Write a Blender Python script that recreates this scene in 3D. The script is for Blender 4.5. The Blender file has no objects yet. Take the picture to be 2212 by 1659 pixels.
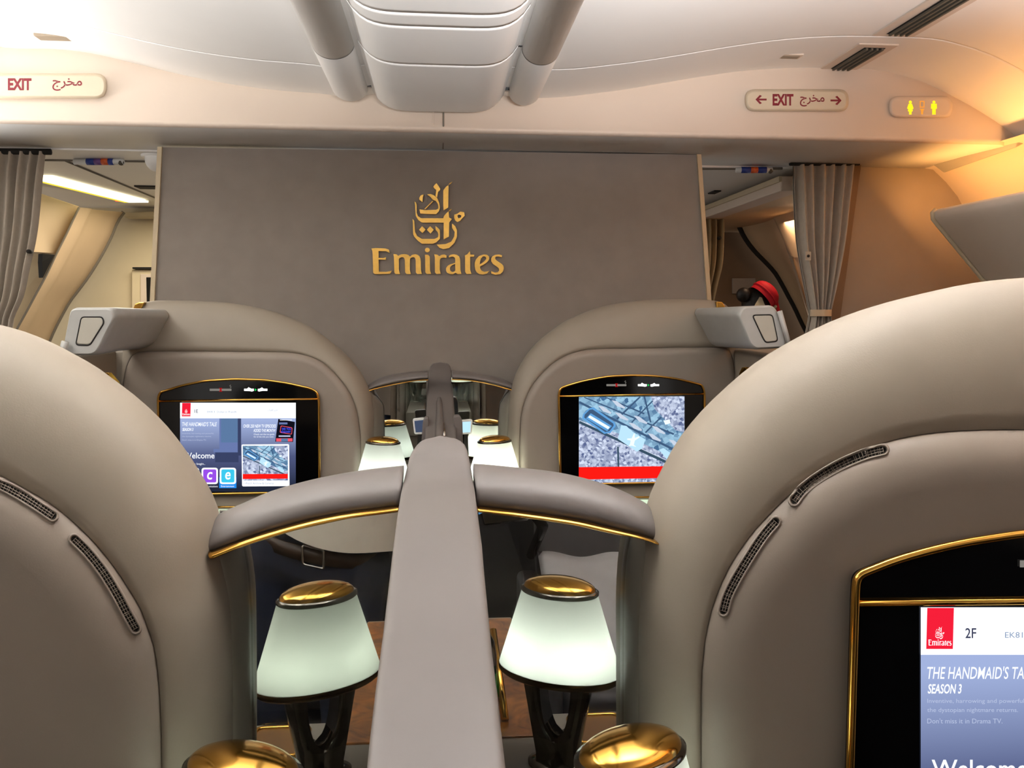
import bpy, bmesh, math, random
from mathutils import Vector, Matrix
random.seed(7)
scene = bpy.context.scene
COL = scene.collection
PI = math.pi

# ------------------------------------------------------------------ camera
H = 1.60                      # eye height
F = 1800.0                    # focal length in pixels of the 2212x1659 frame
CX, CY = 1106.0, 829.5
VX, VY, ROLL = 947.0, 675.0, math.radians(0.3)
Yc = Vector((VX - CX, CY - VY, F)).normalized()           # world Y in (right, up, forward)
up = Vector((-math.sin(ROLL), math.cos(ROLL), 0))
Zc = (up - Yc * up.dot(Yc)).normalized()
Xc = Vector((0, 0, 0))
# (right, up, forward) is left handed, so X = Z x Y there
Xc = Zc.cross(Yc).normalized()
RIGHT = Vector((Xc.x, Yc.x, Zc.x)); UP = Vector((Xc.y, Yc.y, Zc.y)); FWD = Vector((Xc.z, Yc.z, Zc.z))
EYE = Vector((0, 0, H))
cam_d = bpy.data.cameras.new('camera'); cam = bpy.data.objects.new('camera', cam_d); COL.objects.link(cam)
cam_d.sensor_width = 36.0; cam_d.lens = F / 2212 * 36.0; cam_d.clip_start = 0.02; cam_d.clip_end = 60
m = Matrix((RIGHT, UP, -FWD)).transposed().to_4x4(); m.translation = EYE
cam.matrix_world = m
scene.camera = cam

def ray(px, py):
    return FWD + RIGHT * ((px - CX) / F) + UP * ((CY - py) / F)
def P(px, py, Y):
    d = ray(px, py); return EYE + d * (Y / d.y)
def PZ(px, py, dz):
    d = ray(px, py); return EYE + d * (dz / d.z)
def PX(px, py, X):
    d = ray(px, py); return EYE + d * (X / d.x)

# ------------------------------------------------------------------ world, exposure, lamps of the cabin, added fill
vs = scene.view_settings
vs.view_transform = 'Standard'; vs.look = 'None'; vs.gamma = 1.0; vs.use_curve_mapping = False
vs.exposure = 0.3
scene.cycles.max_bounces = 8
scene.cycles.sample_clamp_indirect = 0.0
scene.cycles.caustics_reflective = False; scene.cycles.caustics_refractive = False
w = bpy.data.worlds.new('world'); scene.world = w; w.use_nodes = True
w.node_tree.nodes['Background'].inputs[0].default_value = (1.0, 0.95, 0.90, 1)
w.node_tree.nodes['Background'].inputs[1].default_value = 0.58

def area(name, loc, aim, sx, sy, power, color, spread=PI):
    d = bpy.data.lights.new(name, 'AREA'); d.shape = 'RECTANGLE'; d.size = sx; d.size_y = sy
    d.energy = power; d.color = color; d.spread = spread
    o = bpy.data.objects.new(name, d); COL.objects.link(o)
    o.location = loc
    z = -(Vector(aim)).normalized()
    y = Vector((0, 1, 0)); y = (y - z * y.dot(z)).normalized(); x = y.cross(z)
    mm = Matrix((x, y, z)).transposed().to_4x4(); mm.translation = Vector(loc); o.matrix_world = mm
    return o
# cove strips along both aisles: white on one side, amber on the other; unseen fill lights added to brighten ceiling and header
area('cove_light_white', (-1.98, 1.2, H + 0.42), (0.6, 0, 0.8), 0.12, 3.6, 42, (1.0, 0.985, 0.97), math.radians(110))
area('cove_light_soft', (1.96, 0.6, H + 0.42), (-0.75, 0, 0.66), 0.10, 3.2, 9, (1.0, 0.90, 0.86), math.radians(100))
area('cove_light_amber', (1.99, 1.5, H + 0.40), (0.75, 0, 0.75), 0.06, 3.8, 16, (1.0, 0.46, 0.12))
area('added_ceiling_fill_left', (-0.55, 0.5, H + 0.24), (-0.1, 0.75, 0.66), 0.8, 0.25, 19, (1.0, 0.985, 0.98), math.radians(74))  # added fill pair, no fitting here; lifts the ceiling and header
area('added_ceiling_fill_right', (0.55, 0.5, H + 0.24), (0.0, 0.75, 0.66), 0.8, 0.25, 24, (1.0, 0.975, 0.985), math.radians(74))
area('galley_light_left', (-1.45, 4.4, H + 0.55), (0, 0, -1), 0.25, 1.0, 14, (1.0, 0.88, 0.70))
area('galley_light_right', (1.9, 4.45, H + 0.50), (0, 0, -1), 0.12, 0.12, 1.6, (1.0, 0.66, 0.42))

# ------------------------------------------------------------------ materials
def lin(c):
    r = []
    for v in c[:3]:
        v = v / 255.0
        r.append(v / 12.92 if v <= 0.04045 else ((v + 0.055) / 1.055) ** 2.4)
    return (r[0], r[1], r[2], 1.0)
MATS = {}
def mat(name, rgb, rough=0.5, metal=0.0, noise=0.0, nscale=40.0, bump=0.0, bscale=300.0, spec=0.5, coat=0.0, weave=0.0):
    if name in MATS: return MATS[name]
    M = bpy.data.materials.new(name); M.use_nodes = True; MATS[name] = M
    nt = M.node_tree; b = nt.nodes['Principled BSDF']
    b.inputs['Base Color'].default_value = lin(rgb); b.inputs['Roughness'].default_value = rough
    b.inputs['Metallic'].default_value = metal
    b.inputs['Specular IOR Level'].default_value = spec
    b.inputs['Coat Weight'].default_value = coat
    tc = nt.nodes.new('ShaderNodeTexCoord')
    if noise:
        n = nt.nodes.new('ShaderNodeTexNoise'); n.inputs['Scale'].default_value = nscale; n.inputs['Detail'].default_value = 4
        nt.links.new(tc.outputs['Object'], n.inputs['Vector'])
        r = nt.nodes.new('ShaderNodeValToRGB')
        c = lin(rgb)
        r.color_ramp.elements[0].position = 0.3; r.color_ramp.elements[1].position = 0.7
        r.color_ramp.elements[0].color = tuple(v * (1 - noise) for v in c[:3]) + (1,)
        r.color_ramp.elements[1].color = tuple(min(1, v * (1 + noise)) for v in c[:3]) + (1,)
        nt.links.new(n.outputs['Fac'], r.inputs['Fac']); nt.links.new(r.outputs['Color'], b.inputs['Base Color'])
    if bump or weave:
        bp = nt.nodes.new('ShaderNodeBump'); bp.inputs['Strength'].default_value = bump or weave; bp.inputs['Distance'].default_value = 0.002
        if weave:
            wx = nt.nodes.new('ShaderNodeTexChecker'); wx.inputs['Scale'].default_value = bscale
            nt.links.new(tc.outputs['Object'], wx.inputs['Vector']); nt.links.new(wx.outputs['Fac'], bp.inputs['Height'])
        else:
            n2 = nt.nodes.new('ShaderNodeTexNoise'); n2.inputs['Scale'].default_value = bscale; n2.inputs['Detail'].default_value = 3
            nt.links.new(tc.outputs['Object'], n2.inputs['Vector']); nt.links.new(n2.outputs['Fac'], bp.inputs['Height'])
        nt.links.new(bp.outputs['Normal'], b.inputs['Normal'])
    return M
def emit(name, rgb, s=1.0):
    if name in MATS: return MATS[name]
    M = bpy.data.materials.new(name); M.use_nodes = True; MATS[name] = M
    nt = M.node_tree; nt.nodes.remove(nt.nodes['Principled BSDF'])
    e = nt.nodes.new('ShaderNodeEmission'); e.inputs[0].default_value = lin(rgb); e.inputs[1].default_value = s
    nt.links.new(e.outputs[0], nt.nodes['Material Output'].inputs[0])
    return M

SHELL = mat('warm_grey_leather', (148, 138, 124), 0.55, noise=0.03, nscale=6, bump=0.06, bscale=500)
PANEL = mat('warm_grey_panel', (143, 132, 121), 0.5, noise=0.03, nscale=8, bump=0.06, bscale=500)
BINBEIGE = mat('beige_bin_plastic', (226, 212, 196), 0.5, noise=0.02, nscale=6)
RAILM = mat('taupe_satin', (110, 104, 101), 0.42, noise=0.03, nscale=9)
POSTM = mat('taupe_post', (134, 128, 117), 0.4, noise=0.03, nscale=9)
FABRIC = mat('woven_taupe_wall', (142, 133, 125), 0.85, noise=0.05, nscale=12, weave=0.35, bscale=260)
CEIL = mat('off_white_ceiling', (236, 233, 228), 0.45, noise=0.012, nscale=5)
CREAM = mat('cream_header', (212, 196, 180), 0.5, noise=0.012, nscale=5)
UNDER = mat('pale_grey_underside', (226, 224, 220), 0.5, noise=0.012, nscale=5)  # greyer than the header face, and paled to make up for missing bounce light
BINW = mat('white_bin_plastic', (238, 236, 232), 0.4, noise=0.01, nscale=7)
GREYP = mat('grey_plastic', (170, 170, 166), 0.42, noise=0.03, nscale=20)
GREYL = mat('pale_grey_plastic', (176, 172, 160), 0.45, noise=0.02, nscale=20)
GOLD = mat('polished_gold', (232, 178, 84), 0.13, metal=1.0, noise=0.03, nscale=30)
GOLDM = mat('brushed_gold', (226, 180, 92), 0.42, metal=0.75, noise=0.05, nscale=60)
CHROME = mat('dark_chrome', (120, 116, 108), 0.12, metal=1.0, noise=0.03, nscale=30)
STEEL = mat('polished_steel', (215, 212, 205), 0.06, metal=1.0, noise=0.02, nscale=30)
BLACK = mat('black_gloss', (6, 6, 7), 0.08, noise=0.1, nscale=5)
DARK = mat('dark_recess', (22, 19, 15), 0.8, noise=0.1, nscale=40)
GAPM = mat('brown_grey_recess', (92, 86, 74), 0.7, noise=0.06, nscale=20)
SEAM = mat('seam_shadow_line', (120, 112, 100), 0.8, noise=0.05, nscale=20)
CURT = mat('grey_curtain', (176, 166, 152), 0.85, noise=0.05, nscale=50, bump=0.1, bscale=900)
CURTT = mat('tan_curtain', (182, 160, 122), 0.85, noise=0.05, nscale=50, bump=0.1, bscale=900)
TAN = mat('tan_wall_panel', (214, 190, 156), 0.55, noise=0.03, nscale=6)
TAN2 = mat('tan_door_trim', (206, 180, 146), 0.5, noise=0.03, nscale=6)
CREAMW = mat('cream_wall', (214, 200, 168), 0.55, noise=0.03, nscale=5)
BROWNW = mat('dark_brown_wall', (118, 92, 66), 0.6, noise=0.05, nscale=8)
SIDEW = mat('grey_brown_wall', (152, 138, 124), 0.6, noise=0.03, nscale=8)
CARPET = mat('dark_carpet', (46, 40, 36), 0.95, noise=0.25, nscale=120, bump=0.3, bscale=400)
SEATM = mat('dark_seat_leather', (62, 60, 62), 0.45, noise=0.06, nscale=12, bump=0.1, bscale=300)
PILLOW = mat('white_pillow_cotton', (186, 184, 186), 0.9, noise=0.02, nscale=40, bump=0.25, bscale=60)
JEAN = mat('navy_denim', (15, 22, 42), 0.9, noise=0.18, nscale=160, bump=0.15, bscale=900)
SHIRT = mat('white_shirt', (205, 198, 184), 0.85, noise=0.03, nscale=30, bump=0.15, bscale=60)
LEATHER = mat('dark_brown_belt', (52, 34, 20), 0.45, noise=0.1, nscale=60)
SKIN = mat('skin', (196, 148, 118), 0.5, noise=0.05, nscale=40)
HAIR = mat('dark_hair', (24, 17, 13), 0.5, noise=0.2, nscale=90, bump=0.4, bscale=200)
RED = mat('crimson_hat_felt', (214, 14, 40), 0.7, noise=0.05, nscale=60)
SCARF = mat('white_scarf', (226, 214, 180), 0.7, noise=0.03, nscale=40)
UNIF = mat('sand_uniform', (186, 160, 122), 0.8, noise=0.04, nscale=60)
SIGNP = mat('sign_cream_plastic', (204, 190, 166), 0.35, noise=0.01, nscale=10)
SIGNR = mat('sign_maroon_print', (122, 14, 34), 0.5, noise=0.05, nscale=30)
TRIMG = mat('grey_edge_trim', (150, 146, 138), 0.4, noise=0.03, nscale=20)
EDGE = mat('beige_edge_trim', (196, 180, 150), 0.45, noise=0.03, nscale=20)
BLUEP = mat('blue_label', (44, 66, 150), 0.5, noise=0.03, nscale=20)
ORANGEP = mat('orange_label', (226, 104, 52), 0.5, noise=0.03, nscale=20)
PURPLEP = mat('violet_label', (120, 84, 150), 0.5, noise=0.03, nscale=20)
WHITEP = mat('white_plastic', (232, 232, 230), 0.35, noise=0.01, nscale=20)
GREEN = mat('green_cap', (10, 130, 70), 0.4, noise=0.05, nscale=20)
TRAYM = mat('brown_tray', (120, 84, 46), 0.3, noise=0.06, nscale=30)
LAMPG = mat('lamp_rim_bronze', (96, 74, 44), 0.25, metal=1.0, noise=0.05, nscale=30)

def wood_mat():
    M = bpy.data.materials.new('burl_wood'); M.use_nodes = True
    nt = M.node_tree; b = nt.nodes['Principled BSDF']; b.inputs['Roughness'].default_value = 0.3
    b.inputs['Coat Weight'].default_value = 0.3
    tc = nt.nodes.new('ShaderNodeTexCoord'); n = nt.nodes.new('ShaderNodeTexNoise')
    n.inputs['Scale'].default_value = 14; n.inputs['Detail'].default_value = 8; n.inputs['Distortion'].default_value = 2.2
    r = nt.nodes.new('ShaderNodeValToRGB'); r.color_ramp.elements[0].position = 0.3; r.color_ramp.elements[1].position = 0.72
    r.color_ramp.elements[0].color = lin((84, 44, 14)); r.color_ramp.elements[1].color = lin((168, 104, 40))
    nt.links.new(tc.outputs['Object'], n.inputs['Vector']); nt.links.new(n.outputs['Fac'], r.inputs['Fac'])
    nt.links.new(r.outputs['Color'], b.inputs['Base Color'])
    return M
WOOD = wood_mat()
def mirror_mat():
    M = bpy.data.materials.new('smoked_mirror_glass'); M.use_nodes = True
    nt = M.node_tree; b = nt.nodes['Principled BSDF']
    b.inputs['Metallic'].default_value = 1.0; b.inputs['Roughness'].default_value = 0.0
    tc = nt.nodes.new('ShaderNodeTexCoord'); n = nt.nodes.new('ShaderNodeTexNoise'); n.inputs['Scale'].default_value = 3
    r = nt.nodes.new('ShaderNodeValToRGB'); r.color_ramp.elements[0].color = (0.80, 0.82, 0.80, 1); r.color_ramp.elements[1].color = (0.84, 0.86, 0.84, 1)
    nt.links.new(tc.outputs['Object'], n.inputs['Vector']); nt.links.new(n.outputs['Fac'], r.inputs['Fac'])
    nt.links.new(r.outputs['Color'], b.inputs['Base Color'])
    tr = nt.nodes.new('ShaderNodeBsdfTransparent'); tr.inputs[0].default_value = (0.62, 0.62, 0.60, 1)
    mx = nt.nodes.new('ShaderNodeMixShader'); mx.inputs[0].default_value = 0.26
    nt.links.new(b.outputs[0], mx.inputs[1]); nt.links.new(tr.outputs[0], mx.inputs[2]); nt.links.new(mx.outputs[0], nt.nodes['Material Output'].inputs[0])
    return M
MIRROR = mirror_mat()
def shade_mat():
    M = bpy.data.materials.new('opal_glass_shade'); M.use_nodes = True
    nt = M.node_tree; nt.nodes.remove(nt.nodes['Principled BSDF'])
    tl = nt.nodes.new('ShaderNodeBsdfTranslucent'); tl.inputs[0].default_value = (0.69, 0.72, 0.67, 1)
    df = nt.nodes.new('ShaderNodeBsdfDiffuse'); df.inputs[0].default_value = (0.65, 0.68, 0.63, 1)
    mx = nt.nodes.new('ShaderNodeMixShader'); mx.inputs[0].default_value = 0.35
    gl = nt.nodes.new('ShaderNodeBsdfGlossy'); gl.inputs['Roughness'].default_value = 0.25
    m2 = nt.nodes.new('ShaderNodeMixShader'); m2.inputs[0].default_value = 0.03
    nt.links.new(tl.outputs[0], mx.inputs[1]); nt.links.new(df.outputs[0], mx.inputs[2])
    nt.links.new(mx.outputs[0], m2.inputs[1]); nt.links.new(gl.outputs[0], m2.inputs[2])
    nt.links.new(m2.outputs[0], nt.nodes['Material Output'].inputs[0])
    return M
SHADE = shade_mat()
def glass_mat():
    M = bpy.data.materials.new('clear_glass'); M.use_nodes = True
    b = M.node_tree.nodes['Principled BSDF']; b.inputs['Transmission Weight'].default_value = 1.0
    b.inputs['Roughness'].default_value = 0.02; b.inputs['Base Color'].default_value = (0.9, 0.97, 1, 1)
    return M
GLASS = glass_mat()
def map_mat(name, a, b_, c_):
    M = bpy.data.materials.new(name); M.use_nodes = True
    nt = M.node_tree; nt.nodes.remove(nt.nodes['Principled BSDF'])
    tc = nt.nodes.new('ShaderNodeTexCoord')
    mp = nt.nodes.new('ShaderNodeMapping'); mp.inputs['Rotation'].default_value = (0, 0.5, 0); nt.links.new(tc.outputs['Object'], mp.inputs['Vector'])
    v = nt.nodes.new('ShaderNodeTexVoronoi'); v.distance = 'CHEBYCHEV'; v.inputs['Scale'].default_value = c_; nt.links.new(mp.outputs[0], v.inputs['Vector'])
    n = nt.nodes.new('ShaderNodeTexNoise'); n.inputs['Scale'].default_value = 30; nt.links.new(tc.outputs['Object'], n.inputs['Vector'])
    ad = nt.nodes.new('ShaderNodeMix'); ad.data_type = 'RGBA'; ad.inputs['Factor'].default_value = 0.35
    nt.links.new(v.outputs['Color'], ad.inputs['A']); nt.links.new(n.outputs['Fac'], ad.inputs['B'])
    bw = nt.nodes.new('ShaderNodeRGBToBW'); nt.links.new(ad.outputs['Result'], bw.inputs[0])
    r = nt.nodes.new('ShaderNodeValToRGB'); r.color_ramp.elements[0].position = 0.25; r.color_ramp.elements[1].position = 0.72
    r.color_ramp.elements[0].color = lin(a); r.color_ramp.elements[1].color = lin(b_)
    nt.links.new(bw.outputs[0], r.inputs['Fac'])
    e = nt.nodes.new('ShaderNodeEmission'); nt.links.new(r.outputs[0], e.inputs[0])
    nt.links.new(e.outputs[0], nt.nodes['Material Output'].inputs[0])
    MATS[name] = M
    return M
MAPCITY = map_mat('map_city', (84, 96, 136), (202, 212, 232), 115)
MAPFIELD = map_mat('map_airfield', (64, 100, 138), (150, 190, 214), 60)
def picture_mat():
    M = bpy.data.materials.new('screen_picture'); M.use_nodes = True
    nt = M.node_tree; nt.nodes.remove(nt.nodes['Principled BSDF'])
    tc = nt.nodes.new('ShaderNodeTexCoord'); sp = nt.nodes.new('ShaderNodeSeparateXYZ'); nt.links.new(tc.outputs['Generated'], sp.inputs[0])
    r = nt.nodes.new('ShaderNodeValToRGB')
    els = r.color_ramp.elements
    els[0].position = 0.05; els[0].color = lin((30, 36, 52)); els[1].position = 0.8; els[1].color = lin((150, 165, 205))
    e1 = els.new(0.4); e1.color = lin((72, 80, 118))
    nt.links.new(sp.outputs['Z'], r.inputs['Fac'])
    e = nt.nodes.new('ShaderNodeEmission'); nt.links.new(r.outputs[0], e.inputs[0])
    nt.links.new(e.outputs[0], nt.nodes['Material Output'].inputs[0])
    return M
PICT = picture_mat()
E_WHITE = emit('screen_white', (250, 252, 255)); E_TXT = emit('screen_text_white', (240, 244, 250)); E_DIM = emit('screen_text_dim', (170, 180, 208))
E_RED = emit('screen_red', (226, 28, 52)); E_BAR = emit('screen_red_band', (250, 24, 18)); E_INK = emit('screen_ink', (50, 54, 80)); E_INK2 = emit('screen_ink_pale', (120, 140, 170))
E_BLUE = emit('screen_blue', (30, 130, 220)); E_CYAN = emit('screen_cyan', (56, 186, 220)); E_PURP = emit('screen_purple', (140, 72, 214)); E_GRN = emit('screen_green', (84, 186, 120))
E_BLK = emit('screen_black', (14, 14, 26)); E_NEON = emit('screen_neon', (70, 80, 235)); E_PINK = emit('screen_pink', (226, 80, 96)); E_ROOM = emit('screen_room', (96, 112, 160)); E_ROOM2 = emit('screen_room_window', (84, 112, 150)); E_ROOM3 = emit('screen_room_dark', (52, 60, 92))
E_ROAD = emit('map_road', (52, 74, 92)); E_TAXI = emit('map_taxiway', (58, 84, 116)); E_APRON = emit('map_apron', (176, 214, 238)); E_TERM = emit('map_terminal', (226, 246, 255)); E_GRASS = emit('map_patch', (188, 198, 214)); E_LBL = emit('map_blue', (90, 150, 204))
E_GREY = emit('sign_grey', (120, 116, 110)); E_SIGNW = emit('sign_white', (252, 252, 250), 1.3); E_SIGNG = emit('sign_green', (30, 220, 90)); E_SIGNX = emit('sign_red', (150, 20, 24))
E_AMBER = emit('lavatory_amber', (255, 222, 30), 1.25); E_AMBER2 = emit('lavatory_orange', (255, 150, 50), 1.0)
E_STRIP = emit('light_strip', (255, 244, 200), 3.0); E_STRIP2 = emit('light_strip_edge', (235, 215, 70), 1.0); E_SPOT = emit('spot_glow', (255, 210, 130), 3.0); E_SPOT2 = emit('spot_glow_soft', (255, 170, 80), 1.0)
E_EXITR = emit('red_indicator', (240, 90, 70), 1.0); E_SLOT = emit('slot_painted_glow', (206, 226, 196), 1.0)  # the slot's glow is painted lamplight, not a lamp of its own
E_TAB = emit('tablet_pale_blue', (180, 220, 240)); E_TABD = emit('tablet_dark', (60, 70, 92))

# ------------------------------------------------------------------ mesh helpers
class MB:
    def __init__(s): s.v = []; s.f = []; s.m = []; s.mats = []; s.sm = []
    def mi(s, M):
        if M not in s.mats: s.mats.append(M)
        return s.mats.index(M)
    def add(s, verts, faces, M, smooth=True):
        o = len(s.v); s.v += [Vector(p) for p in verts]; k = s.mi(M)
        for f in faces: s.f.append([i + o for i in f]); s.m.append(k); s.sm.append(smooth)
    def loft(s, secs, M, closed=False, cap0=False, cap1=False, smooth=True):
        n = len(secs[0]); vs_ = [p for sc in secs for p in sc]; fs = []
        for i in range(len(secs) - 1):
            for j in range(n if closed else n - 1):
                k = (j + 1) % n
                fs.append([i * n + j, i * n + k, (i + 1) * n + k, (i + 1) * n + j])
        if cap0: fs.append(list(range(n))[::-1])
        if cap1: fs.append([(len(secs) - 1) * n + j for j in range(n)])
        s.add(vs_, fs, M, smooth)
    def poly(s, pts, M): s.add(pts, [list(range(len(pts)))], M, False)
    def prism(s, pts, d, M):
        d = Vector(d); n = len(pts); a = [Vector(p) for p in pts]; b = [p + d for p in a]
        fs = [list(range(n))[::-1], [n + i for i in range(n)]]
        for i in range(n): fs.append([i, (i + 1) % n, n + (i + 1) % n, n + i])
        s.add(a + b, fs, M, False)
    def box(s, lo, hi, M):
        x0, y0, z0 = lo; x1, y1, z1 = hi
        s.prism([(x0, y0, z0), (x1, y0, z0), (x1, y1, z0), (x0, y1, z0)], (0, 0, z1 - z0), M)
    def tube(s, path, r, M, n=10, cap=True, closed=False):
        path = [Vector(p) for p in path]; secs = []; N = len(path)
        rr = r if isinstance(r, (list, tuple)) else [r] * N
        prev = None
        for i, p in enumerate(path):
            if closed: t = path[(i + 1) % N] - path[i - 1]
            else: t = path[min(i + 1, N - 1)] - path[max(i - 1, 0)]
            t.normalize()
            a = Vector((0, 0, 1)) if abs(t.z) < 0.9 else Vector((1, 0, 0))
            if prev is not None: a = prev
            u = (a - t * a.dot(t)).normalized(); v = t.cross(u); prev = u
            secs.append([p + (u * math.cos(2 * PI * k / n) + v * math.sin(2 * PI * k / n)) * rr[i] for k in range(n)])
        if closed: secs.append(secs[0])
        s.loft(secs, M, True, cap and not closed, cap and not closed)
    def ball(s, c, r, M, n=14):
        c = Vector(c); r = Vector(r) if not isinstance(r, (int, float)) else Vector((r, r, r)); secs = []
        for i in range(n // 2 + 1):
            t = PI * i / (n // 2)
            secs.append([c + Vector((r.x * math.sin(t) * math.cos(2 * PI * k / n), r.y * math.sin(t) * math.sin(2 * PI * k / n), r.z * math.cos(t))) for k in range(n)])
        s.loft(secs, M, True)
    def build(s, name, parent=None, loc=None, bevel=0.0, seg=2, merge=True):
        me = bpy.data.meshes.new(name); bm = bmesh.new()
        vv = [bm.verts.new(p) for p in s.v]
        for f, k, sm in zip(s.f, s.m, s.sm):
            try:
                fc = bm.faces.new([vv[i] for i in f]); fc.material_index = k; fc.smooth = sm
            except ValueError: pass
        if merge: bmesh.ops.remove_doubles(bm, verts=bm.verts, dist=1e-6)
        bmesh.ops.recalc_face_normals(bm, faces=bm.faces)
        bm.to_mesh(me); bm.free()
        for M in s.mats: me.materials.append(M)
        o = bpy.data.objects.new(name, me); COL.objects.link(o)
        if parent is not None:
            o.parent = parent
            o.matrix_parent_inverse = Matrix.Translation(-ABS[parent.name]) if parent.name in ABS else Matrix.Identity(4)
            ABS[o.name] = ABS.get(parent.name, Vector((0, 0, 0)))
            if o.parent.type == 'MESH': o.matrix_parent_inverse = Matrix.Identity(4)
        if bevel:
            b = o.modifiers.new('bevel', 'BEVEL'); b.width = bevel; b.segments = seg; b.limit_method = 'ANGLE'; b.angle_limit = math.radians(40)
            for p in me.polygons: p.use_smooth = True
            b.harden_normals = True
        return o
ABS = {}
def thing(name, label, cat, loc=(0, 0, 0), group=None):
    o = bpy.data.objects.new(name, None); COL.objects.link(o); o.location = loc; o.empty_display_size = 0.05
    ABS[o.name] = Vector(loc)
    o['label'] = label; o['category'] = cat
    if group: o['group'] = group
    return o
def tag(o, label, cat, group=None):
    o['label'] = label; o['category'] = cat
    if group: o['group'] = group
    return o
def struct(o):
    o['kind'] = 'structure'; return o
def resample(pts, n):
    pts = [Vector(p).to_3d() if len(p) == 2 else Vector(p) for p in pts]
    # Catmull-Rom, then even spacing
    d = []
    for i in range(len(pts) - 1):
        p0 = pts[max(i - 1, 0)]; p1 = pts[i]; p2 = pts[i + 1]; p3 = pts[min(i + 2, len(pts) - 1)]
        for k in range(12):
            t = k / 12
            d.append(0.5 * ((2 * p1) + (p2 - p0) * t + (2 * p0 - 5 * p1 + 4 * p2 - p3) * t * t + (3 * p1 - p0 - 3 * p2 + p3) * t ** 3))
    d.append(pts[-1])
    L = [0]
    for a, b in zip(d, d[1:]): L.append(L[-1] + (b - a).length)
    out = []; j = 0
    for i in range(n):
        s = L[-1] * i / (n - 1)
        while j < len(L) - 2 and L[j + 1] < s: j += 1
        seg = L[j + 1] - L[j]
        out.append(d[j].lerp(d[j + 1], (s - L[j]) / seg if seg else 0))
    return out
def rpx(pts, n): return [(p.x, p.y) for p in resample(pts, n)]
def PP(pts, Y, n=None):
    if n: pts = rpx(pts, n)
    return [P(x, y, Y) for x, y in pts]
def rrect(x0, y0, x1, y1, r, n=5):
    out = []
    for cx, cy, a0 in ((x1 - r, y0 + r, -90), (x1 - r, y1 - r, 0), (x0 + r, y1 - r, 90), (x0 + r, y0 + r, 180)):
        for k in range(n + 1):
            a = math.radians(a0 + 90 * k / n); out.append((cx + r * math.cos(a), cy + r * math.sin(a)))
    return out
def round_poly(pts, r, n=4):
    out = []; N = len(pts); pts = [Vector(p).to_2d() if len(p) > 2 else Vector(p) for p in pts]
    for i in range(N):
        a, b, c = pts[i - 1], pts[i], pts[(i + 1) % N]
        u = (a - b); v = (c - b); rr = min(r, u.length * .45, v.length * .45)
        p = b + u.normalized() * rr; q = b + v.normalized() * rr
        for k in range(n + 1):
            t = k / n; out.append(tuple((1 - t) ** 2 * p + 2 * t * (1 - t) * b + t * t * q))
    return out

# 2D outlines with holes -> filled, extruded mesh pieces
def fill_curve(splines, depth=0.0, bevel=0.0):
    cu = bpy.data.curves.new('outline', 'CURVE'); cu.dimensions = '2D'; cu.fill_mode = 'BOTH'; cu.extrude = depth; cu.bevel_depth = bevel
    for pts in splines:
        sp = cu.splines.new('POLY'); sp.points.add(len(pts) - 1)
        for q, p in zip(sp.points, pts): q.co = (p[0], p[1], 0, 1)
        sp.use_cyclic_u = True
    return curve_geo(cu)
def curve_geo(cu):
    o = bpy.data.objects.new('tmp', cu); COL.objects.link(o)
    dg = bpy.context.evaluated_depsgraph_get(); dg.update()
    me = o.evaluated_get(dg).to_mesh()
    v = [tuple(x.co) for x in me.vertices]; f = [list(p.vertices) for p in me.polygons]
    o.evaluated_get(dg).to_mesh_clear(); bpy.data.objects.remove(o); bpy.data.curves.remove(cu)
    return v, f
def text_geo(s, bold=0.0, shear=0.0, depth=0.0):
    cu = bpy.data.curves.new('text', 'FONT'); cu.body = s; cu.size = 1.0; cu.offset = bold; cu.shear = shear; cu.extrude = depth
    cu.resolution_u = 3
    v, f = curve_geo(cu)
    return v, f
def put_text(mb, s, x0, y0, x1, y1, Y, M, bold=0.0, shear=0.0, depth=0.0):
    """Text filling the given rectangle (photo pixels, standing on plane y=Y); depth in metres towards the eye."""
    v, f = text_geo(s, bold, shear)
    if not v: return
    ax = min(p[0] for p in v); bx = max(p[0] for p in v); ay = min(p[1] for p in v); by = max(p[1] for p in v)
    w_ = []
    for p in v:
        u = (p[0] - ax) / (bx - ax); t = (p[1] - ay) / (by - ay)
        w_.append(P(x0 + (x1 - x0) * u, y1 + (y0 - y1) * t, Y))
    if depth:
        mb2 = w_; n = len(mb2); back = [p + Vector((0, depth, 0)) for p in mb2]
        from collections import Counter
        ec = Counter()
        for fc in f:
            for i in range(len(fc)): ec[tuple(sorted((fc[i], fc[(i + 1) % len(fc)])))] += 1
        fs = [list(x) for x in f] + [[a, b, b + n, a + n] for (a, b), c in ec.items() if c == 1]
        mb.add(mb2 + back, fs, M, False)
    else:
        mb.add(w_, f, M, False)

# ================================================================== THE SETTING
def zz(p, dz): return Vector((p.x, p.y, dz))
# floor
b = MB(); b.box((-3.2, -3.2, -0.05), (3.2, 6.5, 0.0), CARPET); struct(b.build('floor'))

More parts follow.
